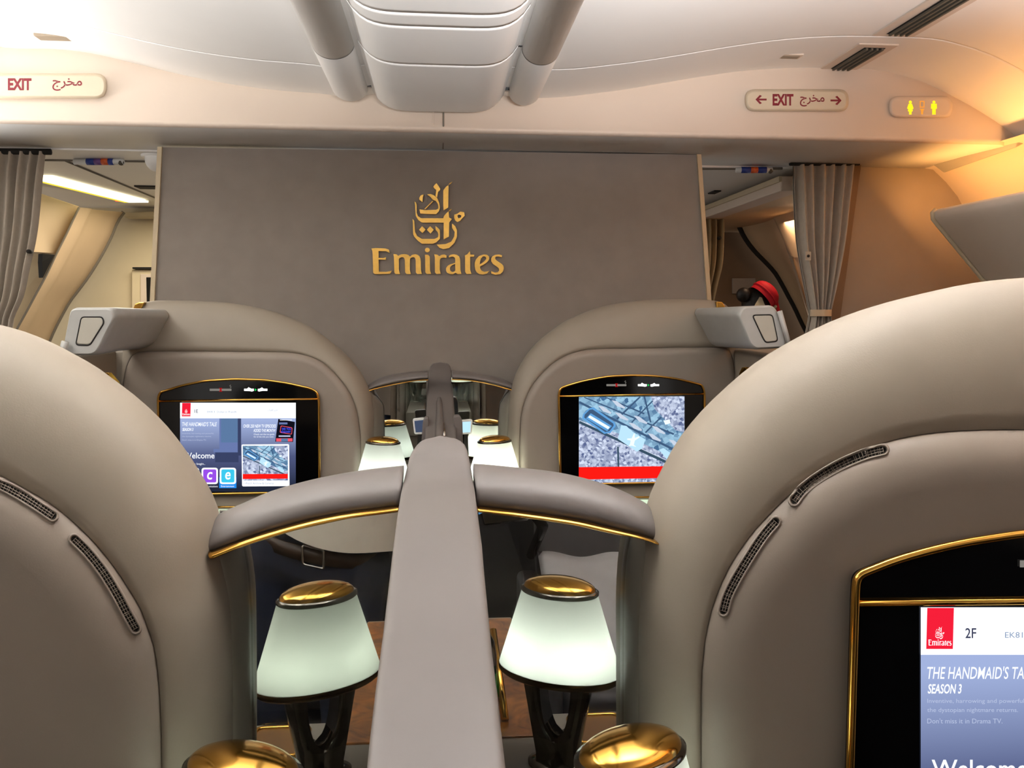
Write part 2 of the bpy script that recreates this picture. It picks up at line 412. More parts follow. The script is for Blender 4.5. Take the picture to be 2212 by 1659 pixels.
# front wall with woven covering (a trapezium, a little wider at the foot)
YB = 3.30
b = MB()
fr = [P(352, 318, YB), P(1504, 334, YB), P(1527, 660, YB), P(335, 660, YB)]
foot = [Vector((fr[2].x + 0.05, YB, 0)), Vector((fr[3].x - 0.05, YB, 0))]
b.prism([fr[0], fr[1], fr[2], foot[0], foot[1], fr[3]], (0, 0.06, 0), FABRIC)
struct(b.build('wall_front'))
for nm, a_, c_, f_ in (('trim_1', fr[0], fr[3], foot[1]), ('trim_2', fr[1], fr[2], foot[0])):
    s = -1 if nm == 'trim_1' else 1
    b = MB()
    secs = []
    for p in (a_, c_, f_):
        p = Vector(p); secs.append([p + Vector((0, -0.012, 0)), p + Vector((s * 0.018, -0.008, 0)), p + Vector((s * 0.02, 0.065, 0)), p + Vector((0, 0.065, 0))])
    b.loft(secs, EDGE, True, True, True, False); struct(b.build(nm))

# header beam and ceiling share one wavy profile
YH = 3.0
left_px = [(0, 101), (45, 105), (120, 106), (200, 116), (300, 139), (400, 163), (500, 182), (600, 195), (700, 203), (760, 210)]
right_px = [(1170, 212), (1300, 200), (1400, 185), (1500, 168), (1600, 154), (1700, 147), (1790, 147), (1880, 150), (1930, 158), (2000, 180), (2080, 220), (2150, 262), (2195, 296)]
rp = [P(x, y, YH) for x, y in right_px]; lp = [P(x, y, YH) for x, y in left_px]
lo = [Vector((-p.x - 0.1, YH, p.z + 0.04)) for p in rp[8:]][::-1]
mid = [Vector((x, YH, H + 0.765 + 0.0 * x)) for x in (-0.15, 0.0, 0.15)]
prof = resample(lo + lp + mid + rp, 120)
prof = [Vector((p.x, 0, p.z)) for p in prof]
def sec(Y, dz=0.0): return [Vector((p.x, Y, p.z + dz)) for p in prof]
b = MB()
b.loft([sec(3.01), sec(2.99), sec(2.66), sec(2.6535), sec(2.653, .008), sec(2.6485, .008), sec(2.648), sec(2.642), sec(2.0), sec(0.8), sec(-3.0)], CEIL)
b.loft([sec(3.01, .03), sec(-3.0, .03)], CEIL)
struct(b.build('ceiling'))
# header: front face, rolled lower edge, underside
zb = H + 0.626
b = MB(); secs = []
YU = 3.43
for p in prof:
    x = p.x; top = p.z
    zl = zb + 0.0
    s_ = [Vector((x, YH + .01, top + .02)), Vector((x, YH, top))]
    if top > zl + 0.06:
        for k in range(1, 6): s_.append(Vector((x, YH - 0.025 * k / 5, top + (zl + 0.02 - top) * k / 5)))
        for k in range(1, 7):
            a = PI / 2 * k / 6; s_.append(Vector((x, YH - 0.025 - 0.012 * math.sin(a * 1.0) + 0.03 * (1 - math.cos(a)), zl + 0.02 * (1 - math.sin(a)))))
    else:
        for k in range(1, 12): s_.append(Vector((x, YH + 0.02 * k / 11, min(top, zl + .06) + (zl - min(top, zl + .06)) * k / 11)))
    YU = 3.43 if x < .9 else 3.545; s_.append(Vector((x, YU, zl + .004))); s_.append(Vector((x, YU, zl + .3)))
    secs.append(s_)
b.loft([s_[:-2] for s_ in secs], CREAM); b.loft([s_[-3:] for s_ in secs], UNDER)
struct(b.build('wall_header'))
# joint line down the middle of the header
b = MB(); x = P(958, 280, 2.97).x
b.tube([(x, 2.9965, H + .74), (x, 2.976, H + .69), (x, 2.966, H + .66), (x, 2.985, zb + .004), (x, 3.29, zb + .004)], 0.0028, SEAM, 6)
x2 = x - 0.035
b.tube([(x2, 2.999, H + .74), (x2, 2.979, H + .69), (x2, 2.969, H + .66), (x2, 2.99, zb + .006)], 0.0022, CREAM, 6)
struct(b.build('trim_3'))

# side cove on the amber side: wall above the bins, grey end trim, and its mirror on the white side
def side(sgn, dx, dz, name):
    b = MB()
    pr = [(2.07, .635), (2.14, .63), (2.26, .52), (2.33, .40), (2.36, .30), (2.45, .0), (2.5, -.6), (2.5, -1.6)]
    b.loft([[Vector((sgn * (x + dx), Y, H + z + dz * (z > .3))) for x, z in resample2(pr, 30)] for Y in (3.56, -3.0)], CREAM)
    struct(b.build(name))
def resample2(pts, n): return [(p.x, p.y) for p in resample([(a, c, 0) for a, c in pts], n)]
side(1, 0, 0, 'wall_right'); side(-1, 0.1, 0.03, 'wall_left')
b = MB()
b.prism([P(2204, 296, 2.95), P(2194, 319, 2.95), P(2038, 374, 3.44), P(2006, 350, 3.44)], (.04, .0, .02), TRIMG)
struct(b.build('trim_4', bevel=.006))

# lower wall behind the amber-lit bins
YR = 3.52
b = MB()
pts = PP([(1858, 345), (2016, 345), (2030, 372), (2080, 425), (2150, 440), (2230, 640), (2300, 800), (1780, 800)], YR)
b.prism(pts, (0, .04, 0), SIDEW); struct(b.build('wall_partition_right'))
b = MB()
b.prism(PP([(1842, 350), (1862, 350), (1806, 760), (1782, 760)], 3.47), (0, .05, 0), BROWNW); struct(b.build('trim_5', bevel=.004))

# forward galley area, left of the front wall
zg = 0.6245
b = MB()
b.prism([Vector((-2.7, 3.435, H + zg)), Vector((-1.0, 3.435, H + zg)), Vector((-1.0, 5.35, H + zg)), Vector((-2.7, 5.35, H + zg))], (0, 0, .04), CEIL)
for a_, c_ in (((140, 346), (352, 434)), ((90, 345), (330, 348))):
    q0 = PZ(*a_, zg - .001); q1 = PZ(*c_, zg - .001)
    b.tube([q0, q1], .006, SEAM, 6)
struct(b.build('ceiling_galley_left'))
b = MB()
b.prism([Vector((1.0, 3.56, H + zg)), Vector((1.95, 3.56, H + zg)), Vector((1.95, 5.3, H + zg)), Vector((1.0, 5.3, H + zg))], (0, 0, .04), CEIL)
b.prism([Vector((1.55, 3.58, H + .56)), Vector((2.4, 3.58, H + .56)), Vector((2.4, 5.3, H + .52)), Vector((1.55, 5.3, H + .52))], (0, 0, .04), TAN)
b.tube([PZ(1515, 364, zg - .001), PZ(1690, 364, zg - .001)], .006, SEAM, 6)
struct(b.build('ceiling_galley_right'))
# long beam beside the door on the dark side, with its pale lip
b = MB()
b.box((1.50, 3.6, H + .535), (1.60, 5.2, H + .60), CREAM); struct(b.build('trim_6', bevel=.006))
b = MB(); b.box((1.49, 3.6, H + .575), (1.505, 5.2, H + .60), EDGE); struct(b.build('trim_7', bevel=.003))
# far walls
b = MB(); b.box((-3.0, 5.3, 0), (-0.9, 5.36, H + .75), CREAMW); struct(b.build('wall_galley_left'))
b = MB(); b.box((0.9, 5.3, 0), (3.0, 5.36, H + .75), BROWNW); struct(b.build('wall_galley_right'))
# cross beam with rounded front at the top of that wall
b = MB()
q = [P(264, 458, 5.2), P(352, 456, 5.2), P(352, 470, 5.2), P(268, 470, 5.2)]
b.prism(q, (0, .09, 0), CREAMW); struct(b.build('trim_8', bevel=.008))
# white-lit door surround: side lining that leans out towards the floor
b = MB()
top = [(85, 416), (130, 427), (170, 436), (220, 448), (268, 461)]
def lean(Y, x0, k0, h0, dep): pass
edgeA = [(266, 458), (252, 478), (243, 500), (233, 522), (218, 550), (200, 580), (184, 604), (166, 628), (148, 652), (130, 684), (112, 720), (92, 770), (70, 830)]
lineA = [(173, 448), (160, 474), (148, 500), (136, 524), (122, 552), (109, 580), (98, 602), (87, 622), (75, 644), (60, 672), (40, 708), (16, 752), (-10, 805)]
nA = 26; eA = rpx(edgeA, nA); lA = rpx(lineA, nA)
secs = []
for (ex, ey), (lx, ly) in zip(eA, lA):
    p0 = P(ex, ey, 5.05); p1 = P(lx, ly, 4.55)
    s_ = []
    for k in range(9):
        t = k / 8; q = p1.lerp(p0, t); q.x -= 0.05 * math.sin(PI * t) * (0 if t < .35 else 1) * .6
        s_.append(q)
    s_.append(p0 + Vector((-.10, .10, 0)))
    secs.append(s_)
b.loft(secs, TAN2); struct(b.build('trim_9'))
b = MB()   # dark shadow gap along the lining
b.tube([P(x - 2, y, 4.54) for x, y in lA], .006, SEAM, 6); b.tube([P(x + 1, y, 5.06) for x, y in eA], .012, SEAM, 6)
struct(b.build('trim_10'))
# upper wall panel over the door and the pocket under it
b = MB()
b.prism([P(60, 408, 4.3), P(172, 446, 4.6), P(130, 532, 4.6), P(122, 548, 4.6), P(40, 543, 4.3)], (-.05, .03, 0), TAN); struct(b.build('wall_door_left', bevel=.004))
b = MB()
b.prism([P(20, 540, 4.62), P(128, 540, 4.7), P(20, 760, 4.7), P(-60, 760, 4.62)], (-.04, .05, 0), CREAMW); struct(b.build('door_1'))
b = MB()
b.prism([P(92, 548, 4.5), P(118, 550, 4.52), P(93, 600, 4.52), P(91, 566, 4.5)], (-.03, .02, 0), DARK); struct(b.build('trim_11'))
# window with a dark pane set in the far wall
w1 = MB(); w1.prism(PP([(284, 582), (350, 582), (345, 700), (284, 700)], 5.25), (0, .05, 0), CREAMW)
w1 = struct(w1.build('window_1', bevel=.006))
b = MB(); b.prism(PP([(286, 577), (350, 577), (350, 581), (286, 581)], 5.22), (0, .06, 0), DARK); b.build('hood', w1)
b = MB(); b.prism(PP([(303, 592), (348, 592), (344, 700), (303, 700)], 5.24), (0, .01, 0), CREAM); b.build('frame', w1, bevel=.003)
b = MB(); b.prism(PP([(316, 599), (345, 599), (342, 700), (318, 700)], 5.235), (0, .006, 0), BLACK); b.build('pane', w1)

# dark side: leaning door lining with a curved shadowed edge, warm lit panel behind it
edgeB = [(1591, 466), (1598, 484), (1608, 506), (1621, 526), (1636, 544), (1656, 564), (1676, 586), (1692, 612), (1706, 638), (1720, 664), (1733, 692), (1748, 722), (1764, 760)]
lineB = [(1668, 448), (1676, 470), (1684, 494), (1692, 518), (1700, 542), (1709, 568), (1718, 594), (1726, 620), (1734, 646), (1741, 672), (1748, 698), (1757, 722), (1772, 760)]
eB = rpx(edgeB, nA); lB = rpx(lineB, nA)
secs = []
for (ex, ey), (lx, ly) in zip(eB, lB):
    p0 = P(ex, ey, 5.05); p1 = P(lx, ly, 4.6)
    secs.append([p0 + Vector((.10, .12, 0))] + [p0.lerp(p1, k / 6) + Vector((.03 * math.sin(PI * k / 6), 0, 0)) for k in range(7)])
b = MB(); b.loft(secs, TAN2); struct(b.build('trim_12'))
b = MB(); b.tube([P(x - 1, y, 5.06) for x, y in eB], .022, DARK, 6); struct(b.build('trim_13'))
b = MB()
b.prism([P(1660, 446, 4.6), P(1730, 420, 4.2), P(1745, 560, 4.2), P(1716, 556, 4.6), P(1706, 552, 4.6)], (.04, .04, 0), TAN); struct(b.build('wall_door_right', bevel=.004))
b = MB()
b.prism([P(1712, 556, 4.62), P(1760, 552, 4.3), P(1800, 780, 4.3), P(1776, 780, 4.62)], (.04, .04, 0), TAN2); struct(b.build('door_2'))
b = MB(); b.prism(PP([(1583, 601), (1632, 601), (1632, 634), (1583, 634)], 5.28), (0, .02, 0), SIDEW)
tag(b.build('wall_notice', bevel=.003), 'plain brown placard on the dark wall behind the red hat', 'placard')

# ================================================================== CEILING FITTINGS
# centre overhead bin
def bin_sec(Y, s=1.0, dz=0.0, yy=0.0):
    pts = []
    for k in range(25):
        t = -1 + 2 * k / 24
        x = 0.222 * s * (abs(t) ** .9) * (1 if t > 0 else -1)
        z = 0.683 + 0.062 * abs(t) ** 5.5 + dz
        pts.append(Vector((x + 0.005, Y - yy, H + z)))
    pts.append(Vector((0.222 * s + .005, Y, H + .86))); pts.insert(0, Vector((-0.222 * s + .005, Y, H + .86)))
    return pts
t = thing('overhead_bin', 'long white rounded overhead bin running down the middle of the ceiling', 'overhead bin', (0, 1.5, H + .7))
b = MB(); ys, sc_, dzs = [2.97, 2.955, 2.93, 2.90], [.93, .985, 1, 1], [.03, .008, 0, 0]
for yg in (2.388, 2.078, 1.988):
    ys += [yg + .02, yg + .0026, yg + .002, yg - .002, yg - .0026, yg - .02]; sc_ += [1, 1, .995, .995, 1, 1]; dzs += [0, 0, .004, .004, 0, 0]
ys += [.4, -2.5]; sc_ += [1, 1]; dzs += [0, 0]
b.loft([bin_sec(y, s, d) for y, s, d in zip(ys, sc_, dzs)], BINW, False)
e = bin_sec(2.97, .93, .03); b.add(e, [list(range(len(e)))], BINW, False)
b.build('bin_shell', t)
for sgn, xi, xo, lab in ((-1, -.232, -.352, 'white tubular ceiling rail beside the middle bin, facing the white-lit aisle'), (1, .243, .352, 'white tubular ceiling rail beside the middle bin, facing the amber-lit aisle')):
    t = thing('ceiling_rail', lab, 'ceiling rail', (sgn * .3, 1.5, H + .74), 'tubular rails along the middle bin')
    def rail_sec(Y, s=1.0, dz=0):
        cx = (xi + xo) / 2; hw = abs(xo - xi) / 2; o = []
        for k in range(17):
            a = PI + PI * k / 16
            o.append(Vector((cx + hw * s * math.cos(a), Y, H + .755 + dz + .045 * s * math.sin(a))))
        return [Vector((cx - hw * s, Y, H + .86))] + o + [Vector((cx + hw * s, Y, H + .86))]
    for y0, y1 in ((2.93, 2.455), (2.449, -2.5)):
        b = MB()
        if y0 > 2.9: sy = [(y0 + .015, .8), (y0 + .008, .93), (y0 - .01, 1)]
        else: sy = [(y0, 1)]
        S = [rail_sec(y, s) for y, s in sy] + [rail_sec(y1)]
        b.loft(S, BINW); b.add(S[0], [list(range(len(S[0])))], BINW, False)
        b.build('rail_cover', t)
    b = MB(); xa = sgn * .215; xb = xi
    b.box((min(xa, xb) - .004, -2.5, H + .765), (max(xa, xb) + .004, 2.90, H + .775), GAPM)
    b.box((min(xa, xb) - .004, 2.44, H + .758), (max(xa, xb) + .004, 2.448, H + .768), BLACK)
    b.box((min(xa, xb) - .004, 2.885, H + .75), (max(xa, xb) + .004, 2.90, H + .768), BLACK)
    b.build('gap_strip', t)
# louvred air outlets along the aisles
def air_outlet(y0, y1, sgn, lab):
    t = thing('ceiling_air_outlet', lab, 'air outlet', (sgn * 1.45, (y0 + y1) / 2, H + .87), 'louvred ceiling air outlets')
    x0, x1 = (1.385, 1.525) if sgn > 0 else (-1.60, -1.46)
    zc_ = [min(prof, key=lambda q: abs(q.x - xx)).z for xx in (x0, (x0 + x1) / 2, x1)]; zf = min(zc_) - H - .004
    b = MB(); b.box((x0, y0 - .02, H + zf), (x1, y1 + .02, H + zf + .03), CREAM); b.build('frame', t, bevel=.004)
    b = MB(); xa, xb = (x0 + .035, x1 - .032)
    b.box((xa, y0 + .01, H + zf - .0015), (xb, y1 - .01, H + zf + .001), DARK); b.build('slot', t)
    b = MB(); n = 4
    for k in range(n):
        xx = xa + (xb - xa) * (k + .5) / n
        b.box((xx - .0035, y0 + .01, H + zf - .008), (xx + .0035, y1 - .01, H + zf - .001), GAPM)
    b.build('louver', t)
air_outlet(2.74, 3.0, 1, 'short louvred air outlet touching the header on the amber-lit side')
air_outlet(0.8, 2.62, 1, 'long louvred air outlet running back along the amber-lit ceiling')
air_outlet(2.74, 3.0, -1, 'louvred air outlet at the header corner on the white-lit side')
# small plates on the ceiling
def on_ceiling(px, py):
    lo_, hi_ = 0.6, 3.0
    def g(Y):
        p = P(px, py, Y); z = min(prof, key=lambda q: abs(q.x - p.x)).z
        return p.z - z
    for _ in range(40):
        md = (lo_ + hi_) / 2
        if g(md) < 0: lo_ = md
        else: hi_ = md
    return P(px, py, lo_)
PLATE = mat('plate_taupe', (150, 134, 114), 0.5, noise=.04, nscale=30)
p = on_ceiling(118, 81)
b = MB(); b.box((p.x - .055, p.y - .025, p.z - .004), (p.x + .055, p.y + .025, p.z + .02), PLATE); tag(b.build('ceiling_plate', bevel=.004), 'small taupe rectangular plate on the white-lit ceiling', 'ceiling plate', 'small plates on the ceiling')
p = on_ceiling(1705, 121)
b = MB(); b.box((p.x - .042, p.y - .024, p.z - .003), (p.x + .042, p.y + .024, p.z + .02), CREAM); b.box((p.x - .026, p.y - .014, p.z - .005), (p.x + .034, p.y + .016, p.z - .001), PLATE); tag(b.build('ceiling_plate', bevel=.004), 'small oval plate on the pinkish ceiling above the arrowed exit sign', 'ceiling plate', 'small plates on the ceiling')

# ------------------------------------------------------------------ signs on the header
def header_y(px, py):
    Y = 2.99
    for _ in range(4):
        p = P(px, py, Y); top = min(prof, key=lambda q: abs(q.x - p.x)).z
        f = max(0, min(1, (top - p.z) / max(.01, top - zb - .05))); Y = YH - .025 * f
    return Y
def sign(name, lab, cat, x0, y0, x1, y1, r, depth=.02, M=SIGNP):
    Y = header_y((x0 + x1) / 2, (y0 + y1) / 2) - .008
    t = thing(name, lab, cat, P((x0 + x1) / 2, (y0 + y1) / 2, Y))
    o0 = round_poly([(x0, y0), (x1, y0), (x1, y1), (x0, y1)], r, 6)
    def ring(d, yy):
        cx, cy = (x0 + x1) / 2, (y0 + y1) / 2
        o = round_poly([(x0 + d, y0 + d), (x1 - d, y0 + d), (x1 - d, y1 - d), (x0 + d, y1 - d)], max(2, r - d), 6)
        return [P(x, y, yy) for x, y in o]
    b = MB()
    R = [ring(-2, Y + .03), ring(-1, Y - .002), ring(2, Y - depth * .8), ring(5, Y - depth)]
    b.loft(R, M, True); b.add(R[-1], [list(range(len(R[-1])))], M, False)
    b.build('housing', t)
    return t, Y - depth - .0006
def arrow(b, xt, xe, y, h, Y, M, th=4.0):
    s = 1 if xt > xe else -1
    b.poly([P(xe, y - th / 2, Y), P(xt - s * 4, y - th / 2, Y), P(xt - s * 4, y + th / 2, Y), P(xe, y + th / 2, Y)], M)
    for k in (-1, 1):
        b.poly([P(xt, y, Y - .0001), P(xt - s * h * .95, y + k * h, Y - .0001), P(xt - s * (h * .95 + th * 1.1), y + k * (h - th * .55), Y - .0001), P(xt - s * th * 1.3, y, Y - .0001)], M)
EXIT_AR = '\ufe9d\ufeae\ufea8\ufee3'
t, Y = sign('exit_sign', 'cream capsule exit sign without arrows, on the white-lit end of the header', 'exit sign', -150, 160, 229, 212, 24)
b = MB(); put_text(b, 'EXIT', 17, 169, 68, 195, Y, SIGNR, bold=.04); b.build('lettering', t); b = MB(); put_text(b, EXIT_AR, 113, 169, 177, 196, Y, SIGNR, bold=.012)
b.build('lettering', t); b = MB(); arrow(b, -100, -60, 184, 12, Y, SIGNR); b.build('arrow', t)
t, Y = sign('exit_sign', 'cream capsule exit sign with two arrows, beside the lavatory sign', 'exit sign', 1611, 194, 1832, 240, 22)
b = MB(); put_text(b, 'EXIT', 1669, 203, 1714, 228, Y, SIGNR, bold=.04); b.build('lettering', t); b = MB(); put_text(b, EXIT_AR, 1728, 205, 1781, 230, Y, SIGNR, bold=.012)
b.build('lettering', t); b = MB(); arrow(b, 1632, 1656, 215, 10, Y, SIGNR); b.build('arrow', t); b = MB(); arrow(b, 1818, 1794, 217, 10, Y, SIGNR); b.build('arrow', t)
t, Y = sign('lavatory_sign', 'capsule sign with lit amber lavatory figures on the orange-lit header', 'lavatory sign', 1922, 209, 2056, 253, 21, depth=.009, M=CREAM)
b = MB()
def disc(cx, cy, r): return [P(cx + r * math.cos(2 * PI * k / 14), cy + r * math.sin(2 * PI * k / 14), Y) for k in range(14)]
for cx, wo in ((1966.5, True), (2017.5, False)):
    b = MB()
    b.poly(disc(cx, 220.5, 3.2), E_AMBER)
    if wo: b.poly([P(cx + x, y, Y) for x, y in ((-3.5, 224), (3.5, 224), (7, 234), (5, 236), (3.4, 233), (5.5, 240), (2.8, 241), (2.6, 247.5), (.4, 247.5), (0, 241), (-.4, 247.5), (-2.6, 247.5), (-2.8, 241), (-5.5, 240), (-3.4, 233), (-5, 236), (-7, 234))], E_AMBER)
    else: b.poly([P(cx + x, y, Y) for x, y in ((-6, 224), (6, 224), (6.4, 235), (4.2, 235), (3.8, 229), (3.6, 247.5), (.5, 247.5), (0, 237), (-.5, 247.5), (-3.6, 247.5), (-3.8, 229), (-4.2, 235), (-6.4, 235))], E_AMBER)
    b.build('figure', t)
b = MB()
for (xa, ya, xb, yb) in ((1987, 218, 1997, 219.8), (1987, 230.6, 1997, 232.4), (1987, 218, 1988.8, 232.4), (1995.2, 218, 1997, 232.4)):
    b.poly([P(xa, ya, Y), P(xb, ya, Y), P(xb, yb, Y), P(xa, yb, Y)], E_AMBER2)
b.poly([P(x, y, Y) for x, y in ((1987, 235), (1997, 235), (1994.5, 239), (1993.6, 247), (1990, 247), (1989.6, 239))], E_AMBER2)
b.build('lock_symbol', t)

# ------------------------------------------------------------------ raised gold emblem and lettering on the front wall
S5 = 5.821
def L(pts): return [(760 + x / S5, 370 + y / S5) for x, y in pts]
LET = {
 'E': [[(245,972),(300,965),(420,970),(465,985),(478,1028),(430,1005),(335,1003),(335,1088),(395,1090),(430,1080),(425,1112),(335,1110),(340,1262),(430,1265),(470,1258),(503,1250),(480,1290),(290,1293),(268,1275),(262,1040),(258,1000)]],
 'm': [[(522,1040),(560,1043),(585,1065),(600,1053),(625,1044),(665,1041),(695,1046),(718,1058),(732,1074),(748,1058),(770,1047),(800,1043),(828,1050),(848,1066),(860,1092),(866,1130),(868,1240),(880,1290),(825,1292),(805,1270),(803,1120),(797,1094),(782,1080),(760,1081),(742,1090),(730,1104),(728,1240),(742,1292),(690,1292),(670,1270),(667,1120),(660,1094),(645,1079),(622,1080),(603,1090),(590,1105),(590,1240),(607,1292),(550,1292),(535,1270),(530,1080)]],
 'i': [[(918,1048),(960,1050),(980,1075),(982,1240),(997,1290),(945,1292),(925,1270),(922,1090)], [(950+31*math.cos(a*PI/9),990+29*math.sin(a*PI/9)) for a in range(18)]],
 'r': [[(1035,1043),(1075,1048),(1100,1068),(1130,1050),(1165,1045),(1192,1060),(1188,1092),(1150,1085),(1122,1093),(1107,1115),(1105,1140),(1105,1240),(1118,1290),(1065,1292),(1045,1268),(1045,1080)]],
 'a': [[(1222,1062),(1245,1050),(1280,1043),(1320,1050),(1348,1070),(1360,1100),(1363,1130),(1365,1240),(1380,1290),(1330,1292),(1305,1275),(1270,1295),(1230,1292),(1200,1276),(1185,1250),(1186,1215),(1203,1190),(1230,1173),(1300,1150),(1302,1110),(1295,1085),(1276,1073),(1250,1075),(1222,1087)], [(1300,1165),(1262,1180),(1240,1200),(1232,1225),(1240,1252),(1262,1266),(1285,1262),(1302,1245)]],
 't': [[(1420,1060),(1450,1045),(1485,1005),(1490,1048),(1540,1048),(1535,1075),(1488,1075),(1488,1240),(1505,1290),(1445,1292),(1425,1265),(1425,1080)]],
 'e': [[(1545,1185),(1548,1145),(1562,1105),(1600,1065),(1660,1045),(1700,1050),(1722,1068),(1728,1095),(1720,1118),(1700,1143),(1660,1172),(1612,1198),(1616,1225),(1632,1250),(1665,1264),(1705,1258),(1730,1250),(1700,1285),(1650,1298),(1605,1292),(1570,1270),(1552,1235)], [(1608,1172),(1640,1152),(1672,1126),(1690,1100),(1688,1082),(1670,1070),(1648,1073),(1625,1095),(1612,1130)]],
 's': [[(1890,1058),(1882,1082),(1845,1070),(1815,1072),(1800,1088),(1806,1108),(1830,1128),(1885,1165),(1906,1190),(1912,1222),(1900,1262),(1865,1292),(1810,1302),(1755,1285),(1752,1255),(1800,1275),(1838,1268),(1855,1245),(1848,1220),(1820,1196),(1775,1165),(1754,1132),(1752,1098),(1770,1068),(1805,1050),(1855,1045)]],
}
EMB = [
 [[(1025,195),(1040,172),(1065,150),(1090,185),(1113,222),(1105,245),(1085,255),(1072,328),(1052,318),(1060,235),(1035,212)]],
 [[(1150,240),(1185,195),(1215,172),(1217,200),(1212,455),(1155,490),(1150,430)]],
 [[(1215,170),(1230,148),(1265,130),(1245,155)]],
 [[(945,292),(985,283),(1030,300),(1075,340),(1100,400),(1108,455),(1095,500),(1060,540),(862,533),(848,478),(915,488),(1060,485),(1085,470),(1088,440),(1080,405),(1055,370),(1020,360),(985,318)]],
 [[(905,290),(892,330),(888,388),(850,360),(846,335),(868,302)]],
 [[(1015,370),(1024,378),(926,474),(912,472)]],
 [[(788,378),(806,395),(815,420),(814,520),(830,562),(870,590),(1150,590),(1160,560),(1185,530),(1218,503),(1222,580),(1258,600),(1225,642),(1220,820),(1155,858),(1155,645),(880,645),(835,612),(805,560),(796,430)]],
 [[(1218,502),(1230,485),(1258,472),(1238,497)]],
 [[(763,598),(785,622),(794,760),(820,812),(880,850),(1040,850),(1082,830),(1090,795),(1080,765),(1055,735),(1052,688),(1080,710),(1107,738),(1107,850),(1062,892),(1020,910),(880,910),(830,872),(785,822),(771,790),(768,650)]],
 [[(845,735),(885,690),(928,732),(890,778)]], [[(943,735),(985,690),(1030,735),(990,782)]],
 [[(1262,658),(1300,690),(1322,740),(1322,820),(1290,900),(1222,965),(1150,978),(1100,962),(1068,923),(1180,915),(1250,885),(1288,820),(1294,760),(1260,712)]],
 [[(1288,545),(1330,532),(1365,506),(1412,515),(1420,560),(1388,590),(1362,622),(1328,637),(1300,617),(1286,580)], [(1325,560),(1350,540),(1378,553),(1372,580),(1340,592)]],
]
def relief(name, outs, parent, M=GOLDM, Y=YB, th=.010):
    v, f = fill_curve(outs)
    b = MB(); n = len(v)
    fr_ = [P(x, y, Y - th) for x, y, _ in v]; bk = [P(x, y, Y - th) + Vector((0, th + .002, 0)) for x, y, _ in v]
    from collections import Counter
    ec = Counter()
    for fc in f:
        for i in range(len(fc)): ec[tuple(sorted((fc[i], fc[(i + 1) % len(fc)])))] += 1
    fs = [list(x) for x in f] + [[a, c, c + n, a + n] for (a, c), k in ec.items() if k == 1]
    b.add(fr_ + bk, fs, M, False)
    return b.build(name, parent)
t = thing('wall_emblem', 'raised gold calligraphic emblem with gold lettering below, on the taupe front wall', 'emblem', P(947, 500, YB))
for outs in EMB: relief('calligraphy_stroke', [L(o) for o in outs], t)
for ch in 'Emirates': relief('letter', [L(o) for o in LET[ch]], t)

# ------------------------------------------------------------------ things in the forward galley areas
q = [PZ(88, 379, zg), PZ(300, 433, zg)]
t = thing('ceiling_light_strip', 'bright warm light strip set in the galley ceiling behind the curtain', 'light strip', q[0])
d_ = (q[1] - q[0]).normalized(); n_ = Vector((0, 0, 1)).cross(d_)
def strip(name, w0, w1, M, z):
    b = MB(); b.prism([q[0] + n_ * w0 + Vector((0, 0, z)), q[1] + n_ * w0 + Vector((0, 0, z)), q[1] + n_ * w1 + Vector((0, 0, z)), q[0] + n_ * w1 + Vector((0, 0, z))], (0, 0, .02), M); return b.build(name, t)
strip('diffuser', -.055, .055, E_STRIP, -.012); strip('edge', -.085, -.055, E_STRIP2, -.012) if n_.x > 0 else strip('edge', .055, .085, E_STRIP2, -.012)
def label_tube(x0, x1, y, lab, cols):
    p0 = PZ(x0, y, zg + .0); p1 = PZ(x1, y, zg + .0)
    if p0.y < 3.5: dy = 3.5 - p0.y; p0.y += 0; 
    t = thing('label_tube', lab, 'label tube', p0, 'striped tubes on the galley ceilings')
    b = MB(); b.tube([p0 + Vector((0, 0, -.012)), p1 + Vector((0, 0, -.012))], .012, WHITEP, 10); b.build('tube', t)
    for a_, c_, M in cols:
        b = MB(); b.tube([p0.lerp(p1, a_) + Vector((0, 0, -.012)), p0.lerp(p1, c_) + Vector((0, 0, -.012))], .0135, M, 10); b.build('band', t)
    b = MB(); b.ball(p0.lerp(p1, .95) + Vector((0, -.002, -.016)), .012, GAPM, 10); b.build('end_cap', t)
label_tube(160, 267, 343, 'white tube with blue and orange bands beside the white dome', [(.26, .42, BLUEP), (.42, .56, PURPLEP), (.56, .70, ORANGEP), (.70, .80, BLUEP)])
label_tube(1590, 1668, 361, 'white tube with blue and orange bands next to the pleated curtain on the amber side', [(.14, .40, BLUEP), (.40, .60, ORANGEP), (.60, .84, BLUEP)])
t = thing('ceiling_dome', 'white dome fitting under the galley ceiling beside the front wall edge', 'dome', PZ(338, 338, zg))
p = P(338, 337, 3.52)
b = MB(); b.tube([p + Vector((0, 0, .05)), p + Vector((0, 0, -.005))], [.062, .058], WHITEP, 20); b.build('collar', t)
b = MB(); b.ball(p + Vector((0, 0, -.012)), (.045, .045, .052), WHITEP, 20); b.build('bowl', t)
def slot(x0, y0, x1, y1, lab):
    a_ = PZ(x0, y0, zg); c_ = PZ(x1, y1, zg)
    b = MB(); b.box((min(a_.x, c_.x), min(a_.y, c_.y), H + zg - .006), (max(a_.x, c_.x), max(a_.y, c_.y), H + zg + .01), DARK); return tag(b.build('ceiling_slot'), lab, 'ceiling slot', 'dark slots in the galley ceilings')
slot(303, 406, 336, 401, 'dark slot in the galley ceiling beside the light strip')
slot(1529, 417, 1558, 411, 'dark slot in the galley ceiling above the tan curtain')
t = thing('indicator_light', 'small red and orange lit indicators at the end of the light strip', 'indicator light', PZ(270, 434, zg))
